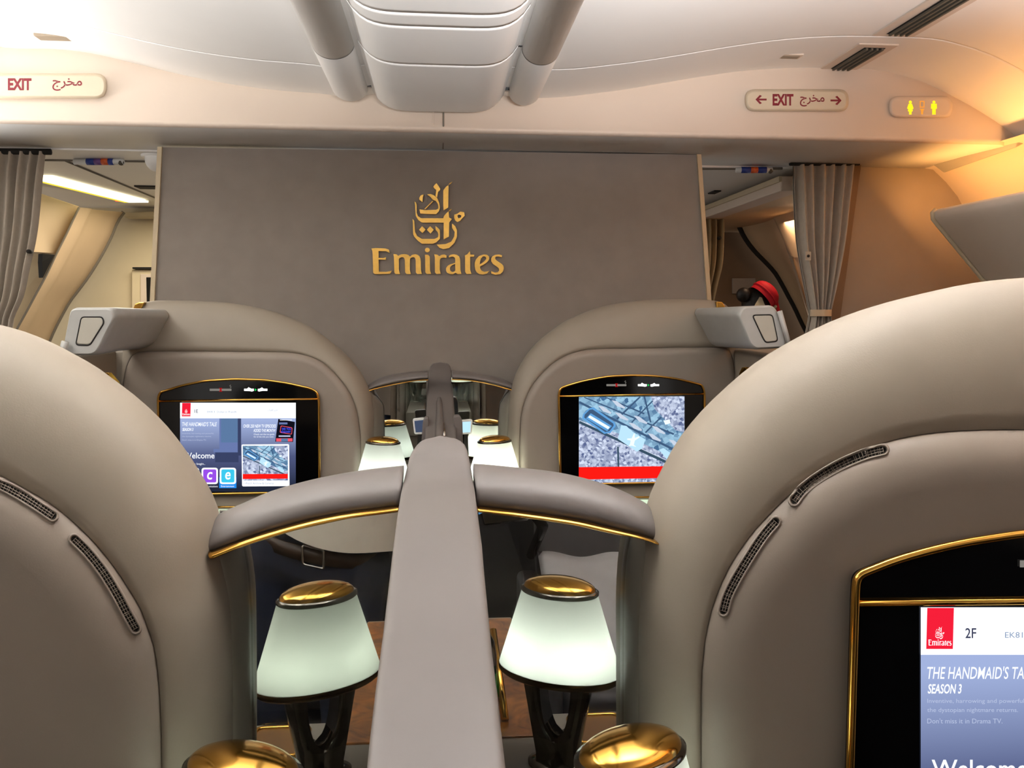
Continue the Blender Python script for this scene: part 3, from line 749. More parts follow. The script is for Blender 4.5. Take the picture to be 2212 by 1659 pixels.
b = MB(); b.prism([PZ(x, y, zg - .004) for x, y in ((240, 430), (322, 433), (326, 440), (244, 437))], (0, 0, .02), CEIL); b.build('plate', t)
for (x0, x1, M) in ((248, 262, E_EXITR), (275, 290, E_AMBER2), (290, 303, E_EXITR)):
    b = MB(); b.prism([PZ(x, y, zg - .008) for x, y in ((x0, 432), (x1, 432.6), (x1 + 1, 436), (x0 + 1, 435.4))], (0, 0, .006), M); b.build('lens', t)
t = thing('spot_light', 'round lit downlight in the dark brown ceiling between curtain and beam', 'downlight', PZ(1645, 441, .535))
b = MB(); pc = PZ(1643, 441, .548); b.tube([pc, pc + Vector((0, 0, .02))], .028, E_SPOT, 16); b.build('lens', t)
b = MB(); b.tube([pc + Vector((.055, .0, .002)), pc + Vector((.055, 0, .02))], .024, E_SPOT2, 16); b.build('glow_ring', t)

# ------------------------------------------------------------------ curtains
def curtain(name, lab, topx, boty, Y, M, folds, widths, hem, knots=None, amp=.022, xs_mid=None):
    """topx: (x0,x1,y) at the rail; boty: list of (x0,x1,y) rows down to the hem; pleats as a wavy sheet with thickness."""
    rows = [topx] + boty; secs = []; n = folds * 10 + 1
    rows_i = []
    R = resample([(r[0], r[1], r[2]) for r in rows], 26)
    for ri, r in enumerate(R):
        s_ = []; t_ = ri / 25
        for k in range(n):
            u = k / (n - 1); px = r.x + (r.y - r.x) * u
            uu = u + .012 * math.sin(7 * u + 3 * t_)
            dy = amp * (math.sin(2 * PI * folds * uu) + .45 * math.sin(2 * PI * folds * .5 * uu + 1.1)) * (1.0 if t_ > .04 else .7)
            p = P(px, r.z, Y); p.y += dy; s_.append(p)
        secs.append(s_)
    front = secs; b = MB(); b.loft(front, M)
    b.loft([[p + Vector((0, .012, 0)) for p in s_] for s_ in front], M)
    return b.build(name)
t = thing('curtain', 'grey pleated curtain hanging at the white-lit aisle edge', 'curtain', P(40, 335, 3.42), 'aisle curtains')
b = curtain('cloth', '', (-60, 96, 328), [(-62, 90, 380), (-64, 78, 500), (-66, 62, 580), (-66, 50, 640), (-66, 28, 695), (-66, 26, 760)], 3.42, CURT, 7, None, None); b.parent = t; b.matrix_parent_inverse = Matrix.Translation(-ABS[t.name])
b = MB(); pb = P(61, 543, 3.385); b.tube([pb, pb + Vector((0, .02, 0))], .008, DARK, 12); b.build('stud', t)
b = MB(); b.tube([P(-80, 326, 3.42), P(110, 328, 3.42)], .012, DARK, 8); b.build('curtain_rail', t)
t = thing('curtain', 'grey pleated curtain tied back with a band on the amber-lit side', 'curtain', P(1790, 355, 3.45), 'aisle curtains')
b = curtain('cloth', '', (1716, 1848, 356), [(1719, 1840, 420), (1726, 1828, 520), (1740, 1812, 600), (1752, 1796, 664), (1754, 1793, 684), (1742, 1806, 740), (1730, 1815, 800)], 3.45, CURT, 6, None, None); b.parent = t; b.matrix_parent_inverse = Matrix.Translation(-ABS[t.name])
b = MB()
bd = []
for k in range(24):
    a = 2 * PI * k / 24; bd.append((P(1773 + 21 * math.cos(a), 676, 3.45) + Vector((0, .045 * math.sin(a), 0))))
b.loft([[p + Vector((0, 0, .014)) for p in bd], [p + Vector((0, 0, -.014)) for p in bd]], TAN2, True); b.build('tie_band', t)
b = MB(); pb = P(1746, 553, 3.405); b.box((pb.x - .012, pb.y, pb.z - .018), (pb.x + .012, pb.y + .006, pb.z + .018), GREYL); b.tube([pb + Vector((0, -.003, 0)), pb + Vector((0, .01, 0))], .006, DARK, 12); b.build('stud', t)
b = MB(); b.tube([P(1706, 353, 3.45), P(1856, 353, 3.45)], .010, DARK, 8); b.build('curtain_rail', t)
t = thing('curtain', 'tan curtain hanging in the dark galley behind the front wall edge', 'curtain', P(1540, 480, 4.7), 'aisle curtains')
b = curtain('cloth', '', (1490, 1564, 470), [(1490, 1563, 510), (1490, 1560, 570), (1490, 1548, 620), (1490, 1536, 680), (1490, 1536, 740)], 4.7, CURTT, 5, None, None, amp=.03); b.parent = t; b.matrix_parent_inverse = Matrix.Translation(-ABS[t.name])
b = MB(); pb = P(1555, 514, 4.64); b.tube([pb, pb + Vector((0, .02, 0))], .010, DARK, 12); b.build('stud', t)

# ------------------------------------------------------------------ overhead bins of the amber-lit side
t = thing('side_overhead_bin', 'beige overhead bin along the amber-lit side wall, under the glowing cove', 'overhead bin', (1.85, 1.5, H + .25))
b = MB()
g0 = P(2015, 447, 2.98); g1 = P(2125, 608, 2.98)
face = [(g0.x + .22, .352), (g0.x + .05, .372), (g0.x + .012, .384), (g0.x, .372), (g0.x + .004, .35)]
for k in range(1, 9): face.append((g0.x + .004 + (g1.x - g0.x) * k / 8, .35 + (g1.z - H - .35) * k / 8 ))
face += [(g1.x + .05, .02), (g1.x + .12, -.03), (g1.x + .28, -.04)]
S = lambda Y, d=0.0: [Vector((x + d, Y, H + z)) for x, z in face]
for ya, yb in ((2.98, 2.30), (2.296, 0.9), (0.896, -1.5)):
    b.loft([S(ya - .0, .012), S(ya - .012), S(yb + .012), S(yb, .012)], BINBEIGE)
b.add(S(2.98, .012), [list(range(len(face)))], BINBEIGE, False)
b.build('bin_body', t)
b = MB(); b.tube([Vector((x + .004, 2.985, H + z)) for x, z in face[2:-2]], .010, EDGE, 8); b.build('end_seal', t)

# ================================================================== SUITES
def pathdist(p, path):
    best = 1e9
    for a, c in zip(path, path[1:]):
        dx, dz = c.x - a.x, c.z - a.z; l2 = dx * dx + dz * dz
        t_ = 0 if l2 == 0 else max(0, min(1, ((p.x - a.x) * dx + (p.z - a.z) * dz) / l2))
        best = min(best, math.hypot(p.x - a.x - dx * t_, p.z - a.z - dz * t_))
    return best
PANELS = {}
def suite(key, label, outer, seam, Yi, Yo, R, depth, closing, inward, n=70):
    t = thing('suite_shell', label, 'suite shell', (P(*seam[len(seam) // 2], Yi).x, Yi, 0), 'padded suite shells')
    O = PP(outer, Yo, n); I = PP(seam, Yi, n)
    secs = []
    N = 12
    secs.append([q + Vector((0, .012, 0)) for q in I])
    for k in range(N + 1):
        s = k / N; a = math.sin(s * PI / 2); y = Yi + (Yo - Yi) * (1 - math.cos(s * PI / 2))
        secs.append([Vector((i.x + (o.x - i.x) * a, y, i.z + (o.z - i.z) * a)) for i, o in zip(I, O)])
    for f_, dy in ((.97, .03), (.9, .055), (.7, .075), (.2, .085)):
        secs.append([Vector((i.x + (o.x - i.x) * f_, Yo + dy, i.z + (o.z - i.z) * f_)) for i, o in zip(I, O)])
    b = MB(); b.loft(secs, SHELL); b.build('outer_band', t)
    # inner padded panel
    rings = []
    path = I
    nor = []
    for i in range(n):
        d = path[min(i + 1, n - 1)] - path[max(i - 1, 0)]; d.y = 0; d.normalize()
        q = Vector((-d.z, 0, d.x)) * inward; nor.append(q)
    K = 9
    for k in range(K + 1):
        s = k / K; off = R * (1 - math.cos(s * PI / 2)); dep = depth * math.sin(s * PI / 2)
        rings.append([p + nv * off + Vector((0, .008 - dep, 0)) for p, nv in zip(path, nor)])
    b = MB(); b.loft(rings, PANEL)
    last = rings[-1]; Yf = Yi + .008 - depth
    cl = [Vector((x, Yf, z)) for x, z in closing]
    poly_ = last + cl
    b.add(poly_, [list(range(len(poly_)))], PANEL, False)
    ip = b.build('inner_panel', t)
    # triangulate the big flat face
    bm = bmesh.new(); bm.from_mesh(ip.data); bmesh.ops.triangulate(bm, faces=[f for f in bm.faces if len(f.verts) > 4]); bm.to_mesh(ip.data); bm.free()
    b = MB(); b.tube([q + Vector((0, .006, 0)) for q in I], .0022, SEAM, 6); b.build('seam', t)
    PANELS[key] = (I, Yi, R, depth, Yf)
    return t
def on_panel(key, px, py, lift=.003):
    I, Yi, R, depth, Yf = PANELS[key]; Y = Yf
    for _ in range(6):
        p = P(px, py, Y); d = min(pathdist(p, I), R)
        c = 1 - d / R; Y = Yi + .008 - depth * math.sqrt(max(0, 1 - c * c)) - lift
    return P(px, py, Y)
def on_slope(key, px, py, c, lift):
    a_ = on_panel(key, c[0], c[1], 0); e_ = on_panel(key, px, py, 0)
    return P(px, py, a_.y + .45 * (e_.y - a_.y) - lift)
def air_vent(key, parent, line, hw=8.0):
    n = 60; c = rpx(line, n)
    nr = []
    for i in range(n):
        dx = c[min(i + 1, n - 1)][0] - c[max(i - 1, 0)][0]; dy = c[min(i + 1, n - 1)][1] - c[max(i - 1, 0)][1]; l = math.hypot(dx, dy); nr.append((-dy / l, dx / l, dx / l, dy / l))
    def outline(h, lift):
        o = []
        for i in range(n): o.append((c[i][0] + nr[i][0] * h, c[i][1] + nr[i][1] * h, c[i]))
        for k in range(1, 8):
            a = PI / 2 - PI * k / 8; e = nr[-1]; o.append((c[-1][0] + e[0] * h * math.sin(a) + e[2] * h * math.cos(a), c[-1][1] + e[1] * h * math.sin(a) + e[3] * h * math.cos(a), c[-1]))
        for i in range(n - 1, -1, -1): o.append((c[i][0] - nr[i][0] * h, c[i][1] - nr[i][1] * h, c[i]))
        for k in range(1, 8):
            a = PI / 2 - PI * k / 8; e = nr[0]; o.append((c[0][0] - e[0] * h * math.sin(a) - e[2] * h * math.cos(a), c[0][1] - e[1] * h * math.sin(a) - e[3] * h * math.cos(a), c[0]))
        return [on_slope(key, x, y, cc, lift) for x, y, cc in o]
    v = MB()
    v.loft([outline(hw + 6.5, -.008), outline(hw + 5.8, .002), outline(hw + 4, .0045), outline(hw + 1.2, .0045), outline(hw - .2, .002), outline(hw - .4, -.002)], PANEL, True)
    v = v.build('air_vent', parent)
    g = MB()
    L0 = [on_slope(key, c[i][0] + nr[i][0] * (hw - .2), c[i][1] + nr[i][1] * (hw - .2), c[i], .0022) for i in range(n)]
    L1 = [on_slope(key, c[i][0], c[i][1], c[i], .0022) for i in range(n)]
    L2 = [on_slope(key, c[i][0] - nr[i][0] * (hw - .2), c[i][1] - nr[i][1] * (hw - .2), c[i], .0022) for i in range(n)]
    g.loft([L0, L1, L2], DARK)
    ends = [on_slope(key, c[-1][0] + nr[-1][2] * hw * .8, c[-1][1] + nr[-1][3] * hw * .8, c[-1], .0022), on_slope(key, c[0][0] - nr[0][2] * hw * .8, c[0][1] - nr[0][3] * hw * .8, c[0], .0022)]
    g.add([L0[-1], L2[-1], ends[0]], [[0, 1, 2]], DARK); g.add([L0[0], L2[0], ends[1]], [[0, 1, 2]], DARK)
    for q in (-.36, .36):
        g.tube([on_slope(key, c[i][0] + nr[i][0] * hw * q, c[i][1] + nr[i][1] * hw * q, c[i], .0028) for i in range(n)], .00042, PANEL, 5)
    m_ = 34
    for k in range(m_ + 1):
        i = min(n - 1, int(round(k * (n - 1) / m_)))
        g.tube([on_slope(key, c[i][0] + nr[i][0] * hw, c[i][1] + nr[i][1] * hw, c[i], .0028), on_slope(key, c[i][0] - nr[i][0] * hw, c[i][1] - nr[i][1] * hw, c[i], .0028)], .00042, PANEL, 5)
    g.build('grille', v)

# near row, amber side (screen with the 2F header)
ro = [(3000, 610), (2850, 592), (2600, 588), (2400, 592), (2212, 600), (2104, 611), (2001, 632), (1902, 657), (1836, 680), (1774, 708), (1712, 741), (1650, 780), (1593, 827), (1547, 871), (1506, 918), (1477, 959), (1452, 1005), (1428, 1054), (1411, 1100), (1402, 1150), (1399, 1200), (1392, 1250), (1386, 1310), (1383, 1385), (1383, 1480), (1383, 1570), (1383, 1700), (1383, 1900)]
rs = [(3050, 940), (2850, 928), (2600, 924), (2400, 925), (2212, 927), (2125, 928), (2042, 932), (1980, 940), (1918, 953), (1857, 976), (1795, 1006), (1745, 1038), (1700, 1073), (1663, 1110), (1632, 1143), (1601, 1184), (1574, 1227), (1551, 1277), (1534, 1328), (1523, 1378), (1518, 1423), (1515, 1464), (1514, 1543), (1514, 1625), (1514, 1750), (1514, 1960)]
YI, YO = .905, 1.0
zlow = P(1514, 1960, YI).z
xr = P(3050, 940, YI).x
S2R = suite('2R', 'beige padded suite shell around the screen reading 2F, with two slim air vents', ro, rs, YI, YO, .055, .035, [(P(1560, 1960, YI).x, zlow), (xr, zlow), (xr, P(3050, 940, YI).z - .055)], 1)
air_vent('2R', S2R, [(1675, 1127), (1648, 1159), (1616, 1208), (1591, 1250), (1572, 1288), (1563, 1320)])
air_vent('2R', S2R, [(1908, 972), (1869, 982), (1815, 1005), (1766, 1034), (1733, 1060), (1716, 1082)])
# near row, white side
lo_ = [(-760, 700), (-560, 672), (-360, 662), (-200, 664), (-100, 678), (0, 702), (51, 719), (101, 741), (149, 767), (190, 791), (228, 819), (273, 853), (309, 886), (342, 921), (367, 953), (392, 989), (414, 1024), (435, 1060), (453, 1099), (462, 1140), (466, 1190), (481, 1251), (490, 1299), (496, 1354), (498, 1420), (499, 1500), (500, 1659), (500, 1900)]
ls = [(-860, 1000), (-660, 985), (-460, 975), (-300, 972), (-160, 982), (-70, 1002), (0, 1026), (51, 1053), (96, 1079), (134, 1106), (175, 1142), (215, 1184), (253, 1233), (281, 1276), (304, 1315), (321, 1360), (332, 1392), (339, 1430), (345, 1490), (348, 1560), (350, 1659), (350, 1960)]
zlow = P(350, 1960, YI).z; xl = P(-860, 1000, YI).x
S2L = suite('2L', 'beige padded suite shell on the white-lit side of the near partition, two slim vents', lo_, ls, YI, YO, .055, .035, [(P(300, 1960, YI).x, zlow), (xl, zlow), (xl, P(-860, 1000, YI).z - .055)], -1)
air_vent('2L', S2L, [(161, 1165), (190, 1194), (223, 1236), (252, 1283), (275, 1326), (293, 1358)])
air_vent('2L', S2L, [(114, 1115), (89, 1098), (58, 1078), (25, 1059), (0, 1047), (-40, 1031), (-80, 1019)])
# front row
YI1, YO1 = 2.955, 3.03
r1o = [(1585, 676), (1562, 655), (1530, 648), (1460, 646), (1396, 648), (1349, 653), (1301, 662), (1260, 676), (1222, 693), (1191, 714), (1159, 741), (1134, 772), (1115, 807), (1104, 845), (1099, 883), (1097, 946), (1097, 1020), (1097, 1250)]
r1s = [(1592, 830), (1589, 807), (1583, 775), (1574, 755), (1555, 750), (1491, 750), (1396, 752), (1301, 753), (1257, 757), (1222, 768), (1191, 787), (1162, 816), (1143, 845), (1131, 874), (1125, 905), (1123, 946), (1123, 1020), (1123, 1250)]
zlow = P(1123, 1250, YI1).z
S1R = suite('1R', 'beige padded suite shell around the screen showing an aerial photograph', r1o, r1s, YI1, YO1, .028, .026, [(P(1150, 1250, YI1).x, zlow), (P(1610, 1250, YI1).x, zlow), (P(1606, 870, YI1).x, P(1606, 870, YI1).z)], 1)
l1o = [(280, 690), (289, 666), (308, 654), (344, 649), (393, 649), (442, 650), (491, 654), (539, 661), (588, 672), (637, 690), (679, 711), (718, 741), (751, 770), (777, 802), (793, 832), (804, 864), (808, 900), (807, 946), (806, 1020), (806, 1250)]
l1s = [(262, 850), (266, 828), (273, 793), (286, 767), (302, 760), (360, 759), (458, 759), (588, 760), (634, 762), (670, 770), (702, 786), (731, 815), (754, 845), (770, 884), (777, 923), (779, 956), (779, 1020), (779, 1250)]
zlow = P(779, 1250, YI1).z
S1L = suite('1L', 'beige padded suite shell around the screen showing the welcome menu', l1o, l1s, YI1, YO1, .028, .026, [(P(750, 1250, YI1).x, zlow), (P(240, 1250, YI1).x, zlow), (P(250, 880, YI1).x, P(250, 880, YI1).z)], -1)
# gold caps at the outer top ends of the front shells
for S_, pts in ((S1L, [(287, 668), (291, 657), (300, 653), (312, 653), (304, 668)]), (S1R, [(1548, 651), (1560, 652), (1567, 662), (1566, 668), (1548, 668)])):
    b = MB(); b.prism(PP(pts, 2.99), (0, .05, 0), GOLD); b.build('gold_cap', S_, bevel=.003)
# wings of the front suites (below the grey housings)
b = MB(); b.prism([Vector((-1.24, 2.52, .3)), Vector((-1.105, 2.52, .3)), Vector((-1.105, 2.52, H - .13)), Vector((-1.24, 2.52, H - .13))], (0, .50, 0), SHELL); b.box((-1.24, 2.972, .3), (-1.06, 3.02, H - .13), SHELL); b.build('wing', S1L, bevel=.012, seg=3)
b = MB(); b.prism([Vector((1.075, 2.52, .3)), Vector((1.21, 2.52, .3)), Vector((1.21, 2.52, H - .13)), Vector((1.075, 2.52, H - .13))], (0, .50, 0), SHELL); b.box((1.03, 2.972, .3), (1.21, 3.02, H - .13), SHELL); b.build('wing', S1R, bevel=.012, seg=3)
# end posts beside the mirrors of the near row
def post(parent, A, B, Y0, Y1, name='end_post'):
    n = 40; a = rpx(A, n); c = rpx(B, n); secs = []
    for (ax, ay), (bx, by) in zip(a, c):
        p0 = P(ax, ay, Y0); p1 = P(bx, by, Y1); s_ = []
        for k in range(9):
            t_ = k / 8; q = p0.lerp(p1, t_); q.y -= .012 * math.sin(PI * t_); s_.append(q)
        s_.append(p1 + Vector((0, .03, 0))); s_.append(p0 + Vector((0, .08, 0)))
        secs.append(s_)
    b = MB(); b.loft(secs, POSTM, True); b.build(name, parent)
post(S2R, [(1417, 1150), (1412, 1175), (1401, 1198), (1393, 1242), (1386, 1306), (1384, 1385), (1384, 1568), (1384, 1720)], [(1373, 1134), (1368, 1164), (1359, 1211), (1354, 1274), (1353, 1353), (1352, 1480), (1352, 1568), (1352, 1720)], 1.01, 1.05)
post(S2L, [(461, 1172), (466, 1198), (479, 1250), (488, 1299), (494, 1354), (496, 1420), (498, 1520), (499, 1720)], [(515, 1156), (519, 1180), (529, 1235), (534, 1291), (537, 1354), (538, 1420), (540, 1560), (541, 1720)], 1.01, 1.05)
post(S1L, [(797, 840), (803, 860), (805, 900), (805, 1000)], [(806, 852), (821, 868), (828, 892), (829, 1000)], 3.05, 3.11)
post(S1R, [(1106, 836), (1102, 860), (1100, 900), (1099, 1000)], [(1100, 846), (1086, 866), (1079, 892), (1078, 1000)], 3.05, 3.11)

# ------------------------------------------------------------------ arched rails with gold trims over smoked mirrors
def arch(label, mlabel, top, low, glow, Yc_, ry, trimr, Ym, mir_x, zfoot, grp):
    t = thing('arched_rail', label, 'arched rail', P(*low[len(low) // 2], Yc_), grp)
    n = 48
    dY = -.018; T = PP(top, Yc_ + .006, n); G = PP(low, Yc_ + dY, n); Gt = PP(low, Yc_ + dY - .036, n); B = PP(glow, Yc_ + dY - .036, n)
    secs = []
    for p, q in zip(T, G):
        c = (p + q) / 2; h = (p - q) / 2; s_ = []
        for k in range(24):
            a = 2 * PI * k / 24; ca, sa = math.cos(a), math.sin(a)
            sx = (abs(ca) ** .92) * (1 if ca > 0 else -1); sy = (abs(sa) ** .8) * (1 if sa > 0 else -1)
            s_.append(c + h * sx + Vector((0, -ry * .86 * sy, 0)))
        secs.append(s_)
    b = MB(); b.loft(secs, RAILM, True, True, True); b.build('padded_rail', t)
    secs = []
    for p, q in zip(Gt, B):
        c = (p + q) / 2; h = (p - q) / 2; s_ = []
        for k in range(16):
            a = 2 * PI * k / 16; s_.append(c + h * math.cos(a) + Vector((0, -trimr * math.sin(a), 0)))
        secs.append(s_)
    b = MB(); b.loft(secs, GOLD, True, True, True); b.build('gold_trim', t)
    # smoked mirror below
    x0, x1 = mir_x
    up_ = [p for p in G if x0 < p.x < x1] if x0 < x1 else []
    up_ = sorted(up_, key=lambda p: p.x)
    zt = lambda p: p.z * 1.0
    k_ = Ym / G[0].y
    pts = [Vector((x0, Ym, zfoot))] + [Vector((x0, Ym, H + (up_[0].z - H) * k_ + .004))] + [Vector((p.x, Ym, H + (p.z - H) * k_ + .006)) for p in up_] + [Vector((x1, Ym, H + (up_[-1].z - H) * k_ + .004)), Vector((x1, Ym, zfoot))]
    b = MB(); b.prism(pts, (0, .006, 0), MIRROR); mo = b.build('mirror_panel')
    tag(mo, mlabel, 'mirror', 'smoked mirrors under the arched rails')
    if Ym > 2: b = MB(); b.prism([p + Vector((0, .008, 0)) for p in pts], (0, .012, 0), DARK); b.build('backing', mo)
    return t
ZC = H - .752      # console height
MY2, MY1 = 1.063, 3.14
arch('grey arched rail with gold trim, joining the near divider on the white-lit side', 'smoked mirror under the near arched rail, reflecting jeans and a belt',
     [(446, 1135), (464, 1116), (513, 1094), (575, 1067), (630, 1050), (686, 1036), (742, 1025), (804, 1016), (871, 1009)],
     [(452, 1190), (461, 1189), (521, 1167), (575, 1149), (638, 1131), (700, 1116), (763, 1105), (845, 1094.5), (866, 1092)],
     [(462, 1206), (470, 1203), (521, 1182), (575, 1164), (638, 1145), (700, 1131), (763, 1118), (845, 1107), (866, 1104)], 1.03, .05, .011, MY2, (-.262, -.041), ZC - .02, 'arched rails of the partition')
arch('grey arched rail with gold trim, joining the near divider on the amber-lit side', 'smoked mirror under the near arched rail, reflecting a white pillow',
     [(1024, 1005), (1045, 1006), (1100, 1011), (1200, 1022), (1280, 1040), (1350, 1064), (1405, 1094), (1423, 1112)],
     [(1027, 1093.5), (1040, 1095), (1128, 1105), (1237, 1121), (1309, 1137), (1381, 1154), (1414, 1165), (1420, 1168)],
     [(1027, 1104.5), (1040, 1106), (1128, 1117), (1237, 1133), (1309, 1149), (1381, 1163), (1412, 1172), (1417, 1174)], 1.03, .05, .011, MY2, (.041, .258), ZC - .02, 'arched rails of the partition')
arch('small arched rail with gold trim at the front row, on the white-lit side', 'smoked mirror under the front arched rail on the white-lit side',
     [(792, 836), (800, 829), (823, 816), (859, 807), (896, 803), (925, 801)],
     [(792, 843), (799, 841), (823, 835), (850, 829), (896, 821), (925, 819)],
     [(792, 849), (800, 845), (823, 838), (850, 832), (896, 824), (925, 822)], 3.09, .05, .010, MY1, (-.255, -.047), ZC - .02, 'arched rails of the partition')
arch('small arched rail with gold trim at the front row, on the amber-lit side', 'smoked mirror under the front arched rail on the amber-lit side',
     [(976, 801), (1013, 803), (1058, 811), (1095, 823), (1112, 833)],
     [(976, 818), (985, 818.5), (1013, 820), (1058, 828), (1104, 840), (1110, 842)],
     [(976, 821), (985, 821.5), (1013, 823), (1058, 831), (1104, 844), (1110, 846)], 3.09, .05, .010, MY1, (.047, .262), ZC - .02, 'arched rails of the partition')

# ------------------------------------------------------------------ centre dividers
def divider(label, rows, w, zfoot, tail, ridge=False):
    secs = []; ref = None
    for (py, xa, xb, dep) in rows:
        pa = P(xa, py, dep); pb = P(xb, py, dep); pb.z = pa.z = (pa.z + pb.z) / 2
        secs.append((pa, pb))
    t = thing('centre_divider', label, 'divider', (0, secs[0][0].y, 0), 'dividers between the paired seats')
    S = []
    for pa, pb in secs:
        r = min(.011, (pb.x - pa.x) * .42); z = pa.z; y = pa.y
        s_ = [Vector((pa.x, y, zfoot))]
        for k in range(9):
            a = PI - PI / 2 * k / 8; s_.append(Vector((pa.x + r + r * math.cos(a), y, z + (r * math.sin(a) - r) * .5)))
        for k in range(1, 8): s_.append(Vector((pa.x + r + (pb.x - pa.x - 2 * r) * k / 8, y, z + .0025 * math.sin(PI * k / 8))))
        for k in range(9):
            a = PI / 2 - PI / 2 * k / 8; s_.append(Vector((pb.x - r + r * math.cos(a), y, z + (r * math.sin(a) - r) * .5)))
        s_.append(Vector((pb.x, y, zfoot))); S.append(s_)
    b = MB(); b.loft(S, RAILM, False); b.add(S[0], [list(range(len(S[0])))], RAILM, False); b.add(S[-1], [list(range(len(S[-1])))], RAILM, False)
    b.build('divider_body', t)
    return t
def dep(xa, xb, w): return w * F / (xb - xa)
rows = [(945.5, 920, 983, 1.335), (946.5, 912, 992, 1.33), (950, 905, 999, 1.322), (956, 899, 1005, 1.31), (968, 890, 1010, 1.29), (981, 884, 1013, 1.27), (1014, 876, 1019, 1.235), (1055, 866, 1026, 1.13), (1110, 857, 1033, 1.03), (1170, 849, 1041, .945), (1230, 842, 1046, .885), (1330, 830, 1056, .80), (1400, 821, 1063, .745), (1480, 810, 1073, .69), (1590, 797, 1085, .628), (1659, 790, 1093, .595), (1800, 775, 1108, .54), (2000, 755, 1130, .48)]
rows = [(a_, b_, c_, d_ * .85) for a_, b_, c_, d_ in rows]
divider('long grey divider running from the bottom edge up to the near arch', rows, .1, .3, None)
rows = [(784, 938, 966, 3.28), (785, 933, 970, 3.27), (790, 929, 973, 3.25), (805, 926, 975, 3.2), (836, 923, 978, 3.12), (877, 921, 981, 2.98), (934, 919, 985, 2.75), (985, 916, 988, 2.55), (1060, 910, 992, 2.3)]
t = divider('narrow grey divider of the front row, rising to the front wall', rows, .1, .3, None)
b = MB()
rd = [(861, 949, 3.03), (870, 949, 2.995), (900, 949.5, 2.885), (944, 950, 2.705), (985, 951, 2.55)]
b.tube([P(x, y, d) + Vector((0, 0, .001)) for y, x, d in [(r[0], r[1], r[2]) for r in rd]], [.006, .010, .013, .016, .016], RAILM, 12); b.build('ridge', t)
b = MB()
b.tube([P(960, 918, 2.80) + Vector((0, 0, .004)), P(960, 946, 2.69) + Vector((0, 0, .006))], .004, STEEL, 8); b.build('latch', t)
for q_ in ([(913, 912), (918, 902), (926, 902), (926, 985), (909, 985)], [(980, 899), (993, 898), (999, 910), (1001, 985), (980, 985)]):
    b = MB(); b.prism(PP(round_poly(q_, 8, 5), 2.80), (0, .05, 0), RAILM); b.build('seat_control_hump', t, bevel=.005)

# ------------------------------------------------------------------ consoles, lamps
def console(sgn, y0, y1, label):
    t = thing('side_console', label, 'console', (sgn * .2, (y0 + y1) / 2, 0), 'consoles beside the divider')
    xo = .36 if y1 < 2 else .245; ye = .865 if y1 < 2 else y1
    xa, xb = (.056, xo) if sgn > 0 else (-xo, -.056)
    b = MB()
    if ye < y1:
        b.box((.056 if sgn > 0 else -.178, y0, 0.1), (.178 if sgn > 0 else -.056, ye, ZC), POSTM)
        b.box((.178 if sgn > 0 else -xo, .625, 0.1), (xo if sgn > 0 else -.178, ye, ZC), POSTM)
    else: b.box((xa, y0, 0.1), (xb, ye, ZC), POSTM)
    if ye < y1: b.box((.056 if sgn > 0 else -.235, ye, 0.1), (.235 if sgn > 0 else -.056, y1 - .002, ZC), POSTM)
    b.build('cabinet', t, bevel=.006)
    if y1 > 2:
        wx = (.060, .12) if sgn > 0 else (-.12, -.060)
        b = MB(); b.box((wx[0], y0 + .02, ZC - .004), (wx[1], y1 - .36, ZC + .004), WOOD); b.build('wood_top', t, bevel=.002)
        return t
    wx = (.060, .174) if sgn > 0 else (-.174, -.060)
    b = MB(); b.box((wx[0], y0 + .02, ZC - .004), (wx[1], y1 - .35, ZC + .004), WOOD); b.build('wood_top', t, bevel=.002)
    tx = (.235, .33) if sgn > 0 else (-.33, -.235)
    b = MB(); rr = rrect(tx[0], y1 - .415, tx[1], y1 - .315, .014)
    b.tube([Vector((x, y, ZC + .004)) for x, y in rr], .0045, GOLD, 8, False, True); b.build('gold_rim', t)
    b = MB(); b.prism([Vector((x, y, ZC + .001)) for x, y in rr], (0, 0, .003), TRAYM); b.build('tray', t)
    return t
console(1, .12, MY2, 'grey console with wood top beside the near divider, under the amber-side lamps')
console(-1, .12, MY2, 'grey console with wood top beside the near divider, under the white-side lamps')
console(1, 2.15, MY1, 'grey console of the front row behind the amber-side arch')
console(-1, 2.15, MY1, 'grey console of the front row behind the white-side arch')

